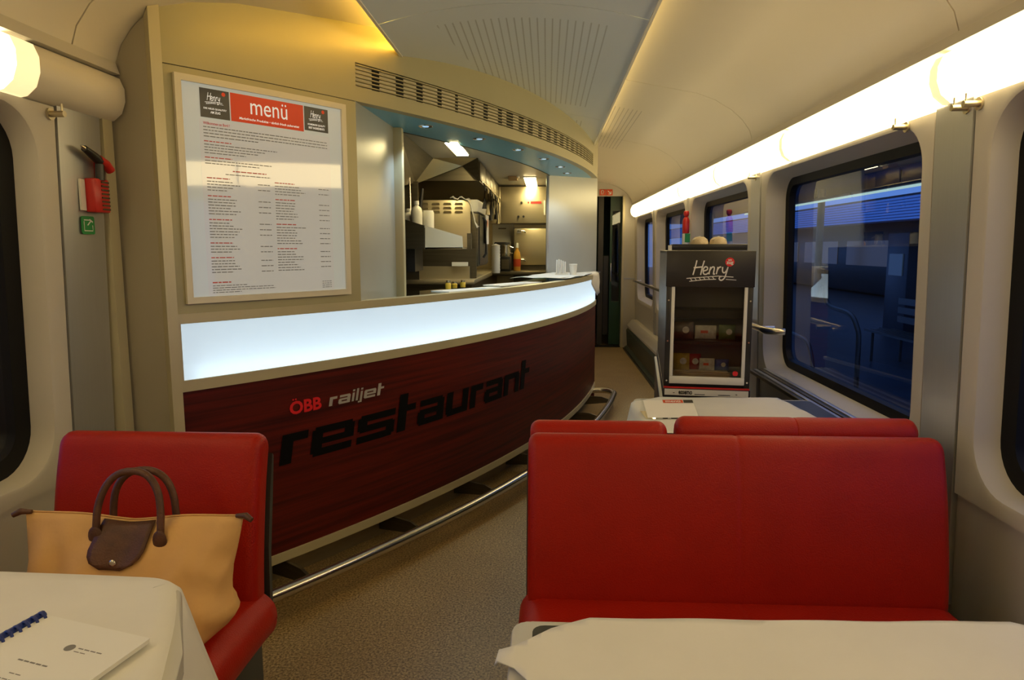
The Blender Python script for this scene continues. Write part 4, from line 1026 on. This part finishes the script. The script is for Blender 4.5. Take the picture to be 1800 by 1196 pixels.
# ================================================================== SMALL FITTINGS
def hook(x, y, z, sgn, label, n=1):
    t = thing('coat_hook', label, 'coat hook', (side(wx(z) - 0.013, sgn), y, z), 0, 'brass coat hooks')
    for i in range(n):
        dy = i * 0.055
        bm = bmesh.new(); add_tube(bm, [(0, dy, 0), (-sgn * 0.006, dy, 0)], 0.017, 16); bmobj('rosette', bm, BRASS, t, True)
        bm = bmesh.new(); add_tube(bm, [(0, dy, 0), (-sgn * 0.045, dy, 0)], 0.009, 12); pg = bmobj('peg', bm, BRASS, t, True)
        tube('peg_pin', [(-sgn * 0.038, dy, 0.006), (-sgn * 0.038, dy, 0.028)], 0.003, BRASS, pg, n=8)
hook(0, 2.005, 1.745, 1, 'brass double coat hook near the top of the right pillar, closest to camera', 2)
hook(0, 2.39, 1.748, 1, 'brass coat hook above the corner of the large right window')
hook(0, 4.04, 1.75, 1, 'small brass coat hook on the pillar above the snack display')
hook(0, 2.003, 1.742, -1, 'brass coat hook beside the left window')
# handrail along the corridor windows
hr = thing('handrail', 'steel handrail along the corridor windows, ending behind the snack display', 'handrail', (1.12, 3.62, 0.94))
tube('rail', [(0, 0.03, 0), (0, 5.46, 0)], 0.017, CHROME, hr, n=12)
for y in (0.12, 2.25, 4.2, 5.42): tube('rail_bracket', [(0.085, y, 0.0), (0, y, 0)], 0.013, CHROME, hr, n=10)
tube('rail_end', [(0.0, 0.03, 0), (0.0, -0.03, 0.0), (0.03, -0.055, 0), (0.08, -0.06, 0)], 0.018, CHROME, hr, n=12)
# emergency hammer and sign on the left pillar
xl = side(wx(1.55) - 0.017, -1)
eh = thing('emergency_hammer', 'red emergency window hammer in its holder on the left pillar', 'hammer', (xl, 2.15, 1.47))
box('holder', 0.0, 0.035, -0.02, 0.055, 0.0, 0.105, REDP, eh, bev=0.006)
for i in range(8): box('holder_rib', 0.034, 0.0375, 0.012, 0.05, 0.008 + i * 0.012, 0.013 + i * 0.012, SILVINK if False else STEELD, eh)
box('cable_plate', 0.0, 0.006, -0.045, -0.022, 0.005, 0.10, WHITEP, eh)
box('holder_back', 0.0, 0.010, 0.035, 0.062, 0.1, 0.175, REDP, eh, bev=0.003)
tube('hammer_neck', [(0.028, 0.02, 0.10), (0.028, 0.022, 0.15)], 0.013, BLK2, eh)
hm = tube('hammer_head', [(0.028, -0.045, 0.190), (0.028, 0.0, 0.172), (0.028, 0.025, 0.158)], 0.014, BLK2, eh, rad=[0.010, 0.014, 0.014]); tube('hammer_grip', [(0.028, 0.022, 0.165), (0.028, 0.055, 0.155), (0.03, 0.075, 0.135)], 0.014, REDP, eh)
tube('steel_tip', [(0.028, -0.045, 0.190), (0.028, -0.06, 0.196)], 0.006, CHROME, hm, rad=[0.007, 0.002])
gs = thing('hammer_sign', 'small green emergency sign below the red hammer', 'sign', (xl, 2.135, 1.43))
prism_pts = rrect(-0.031, 0.031, -0.028, 0.028, 0.007, 4)
V = [(x, y, z) for x in (0.0, 0.002) for y, z in prism_pts]; n = len(prism_pts)
meshobj('sign_plate', V, [(i, (i + 1) % n, n + (i + 1) % n, n + i) for i in range(n)] + [tuple(range(n)), tuple(range(n, 2 * n))], GREENP, gs)
g = merge([ribbon([(-0.02, 0.012), (-0.02, -0.017), (0.02, -0.017), (0.02, 0.0)], 0.003), ribbon([(-0.02, 0.016), (0.006, 0.016)], 0.003), ribbon([(-0.004, 0.0), (0.016, 0.016)], 0.004), ribbon([(0.006, 0.018), (0.022, 0.010)], 0.005)])
put('pictogram', g, lambda y, z: (0.0026, y, z), WHITEINK, gs)
# fire extinguisher / sign pole by the third pillar
fe = thing('fire_extinguisher', 'slim red fire extinguisher with white lower label on the window wall', 'extinguisher', (1.125, 5.80, 1.475))
lathe('cylinder', [(0.0, 0.0), (0.026, 0.003), (0.028, 0.012), (0.028, 0.105), (0.020, 0.125), (0.010, 0.135), (0.0, 0.136)], REDP, fe, n=16)
lathe('valve', [(0.0, 0.132), (0.012, 0.134), (0.02, 0.145), (0.024, 0.16), (0.02, 0.18), (0.0, 0.185)], REDP, fe, n=12)
lathe('lower_sleeve', [(0.0, -0.16), (0.027, -0.158), (0.0275, 0.0), (0.0, 0.002)], WHITEP, fe, n=16); box('green_tab', -0.012, 0.03, -0.0295, -0.0275, -0.07, 0.0, GREENP, fe)
# ================================================================== KITCHEN
struct(box('wall_kitchen', -1.52, 0.42, 7.25, 7.30, 0, 2.0, STEEL), 'steel wall at the far end of the kitchen', 'wall')
bm = bmesh.new(); bx(bm, -1.52, -1.47, 2.34, 7.25, 0, 2.0)
struct(bmobj('wall_galley', bm, STEELD), 'dark steel outer wall of the galley', 'wall')
KC = mat('kitchen_ceiling', (0.52, 0.50, 0.44), 0.38, 0.2, var=0.04)
V = []; F = []
for i in range(41):
    a = -33.45 + (A1 + 33.45) * i / 40; p = cyl(a, 1.972, SI - 0.006)
    V += [p, (-1.50, p[1], 1.972), (p[0], p[1], 1.992), (-1.50, p[1], 1.992)]
for i in range(40):
    k = 4 * i; F += [(k, k + 4, k + 5, k + 1), (k + 2, k + 3, k + 7, k + 6), (k, k + 2, k + 6, k + 4)]
kc = struct(meshobj('ceiling_kitchen', V, F, KC), 'pale metal ceiling of the galley kitchen', 'ceiling')
struct(box('ceiling_kitchen_end', -1.5, 0.3, 6.26, 7.25, 1.972, 1.99, KC), 'pale metal ceiling at the far end of the kitchen', 'ceiling')
for (x0, x1, y0, y1), lb in (((-0.595, -0.52, 4.12, 4.66), 'bright rectangular ceiling light near the front of the kitchen'), ((-0.205, -0.105, 6.16, 6.98), 'bright ceiling light at the far end of the kitchen')):
    t = thing('kitchen_light', lb, 'light', ((x0 + x1) / 2, (y0 + y1) / 2, 1.955), group='kitchen ceiling lights')
    boxw('light_frame', t, x0 - 0.008, x1 + 0.008, y0 - 0.008, y1 + 0.008, 1.963, 1.9719, SILVER); boxw('light_panel', t, x0, x1, y0, y1, 1.958, 1.963, E_KIT)
t = thing('ceiling_vent', 'small brown vent box on the kitchen ceiling', 'vent', (-0.30, 6.1, 1.94))
box('vent_body', -0.04, 0.04, 0.0, 0.10, 0.0, 0.031, CARDB, t, bev=0.004); box('vent_flange', 0.036, 0.052, -0.01, 0.11, 0.02, 0.031, WHITEP, t)
# upper left: cupboards by the hatch and the extractor hood
hd = thing('extractor_hood', 'steel extractor hood with slanted front under the kitchen ceiling', 'extractor hood', (-0.78, 4.3, 1.7))
def hpoly(name, P, m, th=0.012):
    P = [Vector(p) - Vector(hd.location) for p in P]; n_ = (P[1] - P[0]).cross(P[2] - P[0]).normalized() * th
    V = P + [p + n_ for p in P]; n = len(P)
    return meshobj(name, V, [tuple(range(n)), tuple(range(n, 2 * n))] + [(i, (i + 1) % n, n + (i + 1) % n, n + i) for i in range(n)], m, hd)
hpoly('side_cover', [(-0.775, 3.70, 1.97), (-0.785, 4.87, 1.97), (-0.90, 4.80, 1.80), (-0.85, 3.70, 1.66)], STEELD)
hpoly('front_panel', [(-0.785, 4.87, 1.97), (-0.49, 4.87, 1.967), (-0.597, 4.96, 1.928), (-0.945, 4.96, 1.80)], STEEL)
hpoly('corner_panel', [(-0.49, 4.872, 1.967), (-0.478, 4.875, 1.97), (-0.478, 4.98, 1.82), (-0.52, 4.98, 1.84), (-0.597, 4.962, 1.928)], STEELD)
cb_ = thing('overhead_cupboard', 'row of dark steel overhead cupboards along the kitchen', 'cupboard', (-0.9, 6.0, 1.8))
boxw('cupboard_body', cb_, -1.40, -0.485, 4.99, 7.24, 1.83, 1.968, STEELD)
for i in range(5): boxw('cupboard_door', cb_, -0.485, -0.474, 5.0 + i * 0.45, 5.43 + i * 0.45, 1.835, 1.96, STEELD, bev=0.002)
ut = thing('utensil_rail', 'rail with hanging kitchen utensils below the overhead cupboards', 'utensil rail', (-0.455, 5.6, 1.82))
tube('rail', [(0, -0.6, 0), (0, 1.4, 0)], 0.006, CHROME, ut, n=8)
for i in range(6):
    y = -0.5 + i * 0.28; tube('hanging_tool', [(0, y, 0), (0.004, y, -0.05), (0.0, y, -0.18 - 0.03 * (i % 3))], 0.008, STEEL if i % 2 else BLK2, ut, n=8, rad=[0.004, 0.006, 0.018])
# oven
ov = thing('oven', 'steel combi oven with rows of vent louvres on its side', 'oven', (-0.72, 5.0, 1.22))
boxw('oven_body', ov, -1.25, -0.545, 5.0, 5.75, 1.225, 1.698, STEEL, bev=0.006)
boxw('door_edge', ov, -0.545, -0.492, 5.005, 5.74, 1.228, 1.60, STEELD, bev=0.004)
boxw('door_glass', ov, -0.494, -0.484, 5.03, 5.72, 1.24, 1.595, BLK2)
boxw('top_corner', ov, -0.548, -0.49, 4.996, 5.745, 1.615, 1.70, WHITEP, bev=0.008)
for r_ in range(3):
    for c in range(5):
        x0 = -0.985 + c * 0.082; z0 = 1.672 - r_ * 0.028
        bm = bmesh.new(); A = [bm.verts.new(p) for p in ((x0, 4.9995, z0 - 0.010), (x0 + 0.058, 4.9995, z0 - 0.010), (x0 + 0.058, 4.984, z0 - 0.006), (x0, 4.984, z0 - 0.006), (x0 + 0.005, 4.9995, z0 + 0.006), (x0 + 0.053, 4.9995, z0 + 0.006))]
        for f_ in ((0, 1, 2, 3), (3, 2, 5, 4), (0, 3, 4), (1, 5, 2)): bm.faces.new([A[i] for i in f_])
        for v_ in bm.verts: v_.co -= Vector(ov.location)
        bmobj('louvre', bm, WHITEP if False else STEEL, ov)
tube('door_handle', [(0.255, 0.1, 0.36), (0.275, 0.1, 0.33), (0.275, 0.1, 0.10), (0.255, 0.1, 0.07)], 0.009, BLK2, ov, n=8)
cl = thing('dish_cloth', 'crumpled grey kitchen cloth hanging over the oven corner', 'cloth', (-0.62, 5.0, 1.70))
V = []; F = []
for i in range(12):
    for j in range(6):
        u, v_ = i / 11, j / 5
        x = -0.07 + u * 0.20; z = 0.012 + 0.012 * math.sin(i * 1.7 + j) - (max(0, u - 0.62) * 0.55)
        V.append((x + 0.006 * math.sin(j * 2.1 + i), -0.02 + v_ * 0.26, z))
for i in range(11):
    for j in range(5): k = i * 6 + j; F.append((k, k + 6, k + 7, k + 1))
co = meshobj('cloth', V, F, LINEN, cl, True); m_ = co.modifiers.new('t', 'SOLIDIFY'); m_.thickness = 0.006
# sloped shelf with bottles
sh = thing('sloped_shelf', 'sloped steel shelf holding white bottles in the kitchen', 'shelf', (-0.75, 4.3, 1.353))
def yprism(name, P, y0, y1, m, par): return extr_y(name, P, y0, y1, m, par)
yprism('shelf_front', [(-0.002, 0.0), (0.232, 0.004), (0.228, 0.077), (0.0, 0.143)], 0.0, 0.012, mat('lit_steel', (0.86, 0.79, 0.60), 0.5, 0.0, var=.05), sh)  # front made paler: the kitchen light on it is put into the colour
yprism('shelf_end', [(-0.30, 0.0), (-0.004, 0.0), (-0.004, 0.143), (-0.30, 0.235)], -0.012, 0.0, STEELD, sh)
box('shelf_floor', -0.45, 0.23, 0.0, 0.30, 0.0, 0.01, STEEL, sh); box('bottle_step', -0.30, 0.02, 0.014, 0.24, 0.01, 0.13, STEELD, sh)
box('support_bracket', -0.12, -0.07, 0.02, 0.3, -0.14, 0.0, BLK2, sh); box('rear_plate', 0.235, 0.262, 0.2, 0.24, 0.0, 0.1, STEELD, sh)
z0 = 1.353 + 0.1305
def bottle(x, y, r, h, label, capless=False):
    t = thing('bottle', label, 'bottle', (x, y, z0), group='white bottles in the kitchen')
    if capless:
        lathe('body', [(0.0, 0.0), (r, 0.001), (r, h - .004), (r * 0.93, h), (0.0, h)], WHITEP, t, n=18); lathe('lid', [(0, h), (r * .9, h), (r * .85, h + .008), (0, h + .008)], WHITE, t, n=18)
    else:
        lathe('body', [(0.0, 0.0), (r, 0.002), (r, h * 0.62), (r * 0.8, h * 0.74), (r * 0.38, h * 0.82), (r * 0.38, h * 0.88), (0.0, h * 0.88)], WHITEP, t, n=18)
        lathe('cap', [(0, h * 0.86), (r * 0.46, h * 0.86), (r * 0.44, h), (0, h)], WHITE, t, n=14)
bottle(-0.874, 4.40, 0.036, 0.120, 'small white squeeze bottle beside the hatch post')
bottle(-0.812, 4.36, 0.036, 0.165, 'tall white squeeze bottle in the middle of the sloped shelf')
bottle(-0.746, 4.40, 0.036, 0.100, 'wide white tub right of the tall squeeze bottle', True)
# worktops and back splash
wk = thing('kitchen_worktop', 'steel worktop and splash panel in front of the oven', 'worktop', (-0.9, 4.9, 0.9))
boxw('top', wk, -1.46, -0.50, 4.78, 7.24, 1.11, 1.145, STEEL, bev=0.004); boxw('rear_top', wk, -0.499, 0.0, 6.35, 6.96, 1.11, 1.145, STEELD, bev=0.004); boxw('splash_panel', wk, -0.935, -0.54, 4.86, 4.88, 1.146, 1.232, STEEL); boxw('back_splash', wk, -1.10, -0.50, 4.93, 4.95, 1.146, 1.36, STEELD)
boxw('cupboard_front', wk, -1.46, -0.52, 4.80, 7.24, 0.0, 1.11, STEELD); boxw('splash_top', wk, -0.66, -0.55, 4.83, 4.86, 1.235, 1.262, WHITEP)
sp = thing('steel_partition', 'narrow steel partition panel behind the hatch post', 'partition', (-0.9, 4.15, 1.1))
boxw('partition_panel', sp, -1.46, -0.865, 4.7, 4.72, 1.146, 1.80, STEELD); tube('rod', [(0.02, 0.35, 0.73), (0.022, 0.35, 0.45)], 0.006, CHROME, sp); bm = bmesh.new(); bmesh.ops.create_uvsphere(bm, u_segments=10, v_segments=8, radius=0.011)
for v_ in bm.verts: v_.co += Vector((0.022, 0.35, 0.44))
bmobj('rod_knob', bm, CHROME, sp, True)
pn = thing('ladle', 'black ladle hanging beside the oven', 'ladle', (-0.90, 4.9, 1.60)); tube('ladle_handle', [(0.03, 0, 0.17), (0.015, 0, 0.05), (0.0, 0, -0.02)], 0.012, BLK2, pn, rad=[0.010, 0.014, 0.02])
bm = bmesh.new(); bmesh.ops.create_uvsphere(bm, u_segments=12, v_segments=8, radius=0.035)
for v_ in bm.verts: v_.co = Vector((v_.co.x - 0.005, v_.co.y, v_.co.z * 0.7 - 0.03))
bmobj('ladle_bowl', bm, BLK2, pn, True)
# far wall: cupboards, fridge door, small machines
uc = thing('wall_cupboard', 'steel wall cupboard with black knobs at the far end of the kitchen', 'cupboard', (-0.25, 6.95, 1.60))
boxw('body', uc, -0.56, 0.02, 6.97, 7.24, 1.60, 1.955, STEEL)
boxw('door', uc, -0.55, -0.462, 6.955, 6.97, 1.605, 1.95, STEEL, bev=0.003)
dd = boxw('door', uc, -0.456, 0.015, 6.955, 6.97, 1.605, 1.95, STEEL, bev=0.003)
for x, z in ((-0.255, 1.80), (-0.285, 1.665), (-0.235, 1.665)):
    bm = bmesh.new(); add_tube(bm, [(x + .25, 0.006, z - 1.6), (x + .25, -0.02, z - 1.6)], 0.011, 12); bmobj('knob', bm, BLK2, uc, True)
boxw('red_display', uc, -0.165, -0.06, 6.949, 6.955, 1.79, 1.812, REDP); boxw('red_button', uc, -0.195, -0.18, 6.949, 6.955, 1.793, 1.809, REDP); boxw('white_lever', uc, -0.035, -0.022, 6.93, 6.955, 1.68, 1.82, WHITEP)
fz = thing('steel_refrigerator', 'built-in steel refrigerator with latch below the wall cupboard', 'refrigerator', (-0.15, 6.98, 1.16))
boxw('body', fz, -0.335, 0.06, 7.0, 7.24, 1.0, 1.56, STEELD); boxw('door', fz, -0.33, 0.05, 6.97, 7.0, 1.19, 1.552, STEEL, bev=0.012)
for z in (1.525, 1.245):
    tube('latch', [(-0.14, -0.015, z - 1.16), (-0.14, -0.04, z - 1.16), (-0.08, -0.045, z - 1.16), (-0.06, -0.045, z - 1.175)], 0.008, CHROME, fz, n=8)
    boxw('latch_plate', fz, -0.30, -0.26, 6.962, 6.97, z - 0.02, z + 0.02, SILVER)
boxw('panel_left', fz, -0.56, -0.34, 7.19, 7.24, 1.15, 1.6, WHITEP); boxw('panel_slot', fz, -0.50, -0.42, 7.184, 7.19, 1.55, 1.562, STEELD)
cm = thing('coffee_machine', 'dark coffee machine beside the steel refrigerator', 'coffee machine', (-0.43, 6.68, 1.146))
box('body', -0.075, 0.075, 0, 0.3, 0.0, 0.27, BLK2, cm, bev=0.01); box('drip_tray', -0.07, 0.07, -0.06, 0.0, 0.0, 0.03, STEELD, cm, bev=0.004); tube('spout', [(0, -0.005, 0.17), (0, -0.045, 0.16), (0, -0.05, 0.12)], 0.012, CHROME, cm)
jg = thing('milk_jug', 'shiny steel jug in front of the coffee machine', 'jug', (-0.385, 6.50, 1.281)); lathe('body', [(0, 0), (0.035, 0), (0.045, 0.04), (0.035, 0.09), (0.04, 0.11), (0.036, 0.11), (0, 0.05)], CHROME, jg); tube('handle', [(0.04, 0, 0.09), (0.07, 0, 0.08), (0.07, 0, 0.03), (0.042, 0, 0.03)], 0.006, CHROME, jg)
st_ = thing('jug_stand', 'small dark box carrying the steel jug', 'box', (-0.385, 6.50, 1.146)); box('block', -0.05, 0.05, -0.06, 0.06, 0.0, 0.134, BLK2, st_, bev=0.01); box('block_front', -0.035, 0.035, -0.066, -0.06, 0.02, 0.11, STEELD, st_)
sb = thing('sauce_bottle', 'yellow sauce bottle with orange label in front of the refrigerator', 'bottle', (-0.285, 6.62, 1.146))
lathe('body', [(0, 0), (0.033, 0), (0.035, 0.12), (0.028, 0.17), (0.012, 0.20), (0.012, 0.22), (0, 0.22)], mat('mustard', (0.70, 0.36, 0.04), 0.4, var=0.1), sb); lathe('cap', [(0, 0.215), (0.016, 0.215), (0.012, 0.26), (0, 0.262)], WHITEP, sb); lathe('label', [(0.0345, 0.04), (0.0362, 0.04), (0.0362, 0.11), (0.0345, 0.11)], REDPR, sb)
nt_ = thing('notice_sheet', 'notice sheet with orange logo on the oven door', 'notice', (-0.47, 5.45, 1.45)); box('sheet', 0.0, 0.004, -0.10, 0.14, -0.06, 0.16, WHITE, nt_); put('orange_mark', disc(0.02, 0.10, 0.035), lambda y, z: (0.005, y, z), mat('orange_print', (0.75, 0.18, 0.02), 0.5, var=.05), nt_)
st2 = thing('cup_stack', 'tall stack of cream paper cups beside the oven', 'cup stack', (-0.44, 6.0, 1.146))
lathe('stack', [(0, 0), (0.035, 0)] + [(0.035 + 0.003 * (i % 2), 0.015 + 0.013 * i) for i in range(18)] + [(0, 0.25)], WHITEP, st2)
# things on the counter
def leaflet(p, q, wd, label, z=1.112):
    (x0, y0), (x1, y1) = p, q; l = math.hypot(x1 - x0, y1 - y0); t = thing('leaflet', label, 'leaflet', (x0, y0, z), math.atan2(y1 - y0, x1 - x0), group='leaflets on the counter')
    box('sheet', 0, l, -wd / 2, wd / 2, 0, 0.004, WHITE, t); box('cover_sheet', 0.01, l + 0.012, -wd / 2 + 0.01, wd / 2 + 0.012, 0.0042, 0.008, WHITE, t); put('colour_band', rectgeo(l * .62, -wd * .3, l * .7, wd * .3), lambda x, y: (x, y, 0.0084), mat('blue_print', (0.15, 0.35, 0.65), .5, var=.05), t)
leaflet((-0.595, 3.86), (-0.30, 4.28), 0.14, 'white leaflet lying on the near half of the counter')
leaflet((-0.36, 4.52), (-0.09, 5.0), 0.13, 'white leaflet further along the counter towards the napkin')
for i, (x, y, h_) in enumerate(((-0.60, 4.22, 0.052), (-0.575, 4.32, 0.04), (-0.535, 4.42, 0.045))):
    t = thing('spice_jar', '%s small yellow jar on the counter' % ('tallest' if i == 0 else ('middle' if i == 1 else 'right-hand')), 'jar', (x, y, 1.112), group='yellow jars on the counter')
    ym = mat('yellow_glass', (0.75, 0.48, 0.05), 0.2, var=0.1); lathe('body', [(0, 0), (0.017, 0), (0.018, h_ * .6), (0.011, h_ * .75), (0, h_ * .75)], ym, t, n=14); lathe('lid', [(0, h_ * .74), (0.013, h_ * .74), (0.013, h_), (0, h_)], BRASS, t, n=12)
# napkin cloth draped over the counter end, with cups
V = []; F = []
AN = 15
prof = [(-0.42, 0.004), (-0.34, 0.012), (-0.25, 0.006), (-0.15, 0.010), (-0.055, 0.010), (0.0, 0.012), (0.016, 0.006), (0.021, -0.02), (0.025, -0.08), (0.022, -0.13), (0.027, -0.18)]
for i in range(AN):
    a = -17.6 + (A1 + 0.25 + 17.6) * i / (AN - 1); tt = i / (AN - 1)
    for k, (o_, dz) in enumerate(prof):
        hang = 0.0 if tt < 0.62 else min(1, (tt - 0.62) / 0.16)
        oo = o_ + 0.006 * math.sin(i * 1.9 + k); zz = dz
        if o_ > 0.0:
            zz = dz * hang + 0.012 * (1 - hang); oo = (o_ + 0.005 * math.sin(i * 2.4)) * hang - (1 - hang) * 0.03
        if o_ <= 0 and o_ > -0.055: zz += 0.0
        if a > -10.2: oo = max(oo, -0.376 * (-7.4 - a) / -2.6 * -1 + 0.03) if False else max(oo, -0.376 * max(0.0, (-7.4 - a)) / 2.6 + 0.035 * (1 if o_ < 0 else 0))
        V.append(cyl(a, 1.134 + zz + 0.003 * math.sin(i * 1.3 + k * .8) + 0.004, oo))
np_ = len(prof)
for i in range(AN - 1):
    for k in range(np_ - 1): F.append((i * np_ + k, i * np_ + k + 1, (i + 1) * np_ + k + 1, (i + 1) * np_ + k))
nk = meshobj('napkin', V, F, LINEN, None, True, 70); tag(nk, 'white napkin cloth draped over the far end of the counter', 'napkin'); m_ = nk.modifiers.new('t', 'SOLIDIFY'); m_.thickness = 0.003
t = thing('napkin_holder', 'white paper napkins standing in a holder on the counter end', 'napkin holder', (0.115, 5.52, 1.156))
for i in range(5):
    box('folded_napkin', -0.045 + i * 0.016, -0.033 + i * 0.016, -0.045, 0.045, 0.0, 0.115 - 0.006 * abs(i - 1), WHITE, t, bev=0.003)
box('holder_base', -0.055, 0.05, -0.05, 0.05, -0.004, 0.006, WHITEP, t)
t = thing('paper_cup', 'white paper cup beside the napkin holder on the counter', 'cup', (0.205, 5.55, 1.149)); lathe('cup', [(0, 0), (0.024, 0), (0.032, 0.082), (0.029, 0.082), (0.022, 0.006), (0, 0.006)], WHITE, t); lathe('cup_rim', [(0.031, 0.079), (0.034, 0.082), (0.031, 0.085), (0.029, 0.082)], WHITE, t)
# ================================================================== OUTSIDE
PLAT = mat('platform_paving', (0.014, 0.034, 0.062), 0.45, var=0.35, vscale=(1.2, 3.0, 1))
struct(box('floor_platform', 1.75, 14.0, -8, 60, -0.45, -0.25, PLAT), 'dark bluish station platform outside the right windows', 'platform')
struct(box('floor_track', -14.0, -1.8, -8, 30, -1.1, -0.9, PLAT), 'dark track bed outside the left windows', 'track')
XO = 9.0
fs = thing('blue_louvre_band', 'blue louvred band across the platform, made to glow as if lit', 'louvred band', (XO, 6, 2.0))
for i in range(8): box('blue_slat', 0.0, 0.06, 1.0, 50, 0.08 + i * 0.074, 0.08 + i * 0.074 + 0.050, E_BLUE, fs)
box('band_back', 0.10, 0.14, 0.9, 50, 0.04, 0.72, mat('navy_board', (0.01, 0.02, 0.08), 0.5, var=.1), fs)
cn = thing('platform_canopy', 'dark navy canopy above the platform outside', 'canopy', (XO, 6, 3.2))
box('canopy_roof', -5.0, 1.6, -6, 50, 0.0, 0.15, mat('navy_roof', (0.015, 0.03, 0.10), 0.6, var=.2), cn)  # roof widened towards the train to shade the platform and hide sky
for i in range(5): box('canopy_fascia', -5.05, -5.0, -6 + i * 11, 4.8 + i * 11, -0.28, 0.1, mat('navy_fascia', (0.02, 0.05, 0.22), 0.6, var=.2), cn)
for i in range(6): 
    p = tube('canopy_column', [(-0.3, 2 + i * 7.5, -3.45), (-0.3, 2 + i * 7.5, 0.0)], 0.11, mat('column_cream', (0.45, 0.38, 0.25), 0.5, var=.1), cn, n=12)
for i, y in enumerate((9.5, 14.8, 20.1, 25.4)):
    t = thing('platform_lamp', '%s fluorescent tube lamp under the platform canopy' % ('nearest', 'second', 'third', 'furthest')[i], 'lamp', (XO - 0.6, y, 2.78), group='tube lamps over the platform')
    tube('lamp_tube', [(0, 0, 0), (0, 5.2, 0)], 0.032, E_TUBE, t, n=8); box('lamp_body', -0.05, 0.05, 0, 5.2, 0.04, 0.10, BLK2, t); tube('lamp_stem', [(0, 2.6, 0.1), (0, 2.6, 0.42)], 0.02, BLK2, t)
bt = thing('parked_train', 'dark parked train on the far side of the platform', 'train', (XO + 2.0, 8, -0.8))
box('car_body', 0, 2.8, -8, 40, 0.6, 3.2, mat('train_paint', (0.015, 0.018, 0.026), 0.35, var=.2), bt, bev=0.08)
for i in range(10):
    box('car_window', -0.015, 0.02, -6 + i * 4.2, -2.6 + i * 4.2, 1.55, 2.4, mat('dim_window', (0.03, 0.04, 0.06), 0.15, emit=(0.9, 0.65, 0.3), es=0.05, var=.1), bt)
rl = thing('platform_railing', 'black curved tube railing on the platform outside the large window', 'railing', (2.6, 5.9, -0.25))
tube('rail_hoop', smoothline([(0, 0, 0), (0, 0, 0.78), (0, 0.05, 0.95), (0, 0.22, 1.05), (0, 0.62, 1.08), (0, 0.74, 1.16), (0, 0.76, 1.40)], 6), 0.022, BLK2, rl, n=8)
tube('rail_hoop', smoothline([(0, 0.95, 0), (0, 0.96, 0.42), (0, 1.04, 0.60), (0, 1.2, 0.69), (0, 1.7, 0.72)], 6), 0.022, BLK2, rl, n=8)
pb = thing('platform_bench', 'dark platform bench outside the large right window', 'bench', (4.6, 8.5, -0.25))
for i in range(5): box('bench_slat', 0.0 + i * 0.09, 0.07 + i * 0.09, 0, 1.8, 0.42, 0.45, BLK2, pb)
for i in range(3): box('back_slat', 0.46, 0.49, 0, 1.8, 0.55 + i * 0.13, 0.64 + i * 0.13, BLK2, pb)
for y in (0.15, 1.6):
    for x in (0.04, 0.44): tube('leg', [(x, y, 0), (x, y, 0.42)], 0.02, BLK2, pb, n=8)
tm = thing('ticket_machine', 'dark kiosk with pale screen on the platform outside', 'kiosk', (6.5, 13.0, -0.25))
box('body', 0, 0.6, 0, 0.8, 0, 1.9, mat('kiosk_paint', (0.006, 0.014, 0.028), 0.4, var=.1), tm, bev=0.03); box('screen', -0.02, 0.0, 0.15, 0.65, 1.1, 1.5, mat('kiosk_screen', (0.03, 0.05, 0.09), 0.2, emit=(0.4, 0.65, 1.0), es=0.06, var=.02), tm); box('plinth', -0.03, 0.63, -0.03, 0.83, 0.0, 0.08, BLK2, tm)
t = thing('warm_platform_light', 'warm oblong lamp glowing over the platform', 'lamp', (XO - 1.5, 13.2, 0.95)); box('lamp_lens', -0.1, 0.1, 0, 0.9, 0.0, 0.08, E_LAMP, t, bev=0.02); tube('lamp_post', [(0.0, 0.45, -1.2), (0, 0.45, 0.0)], 0.04, BLK2, t)
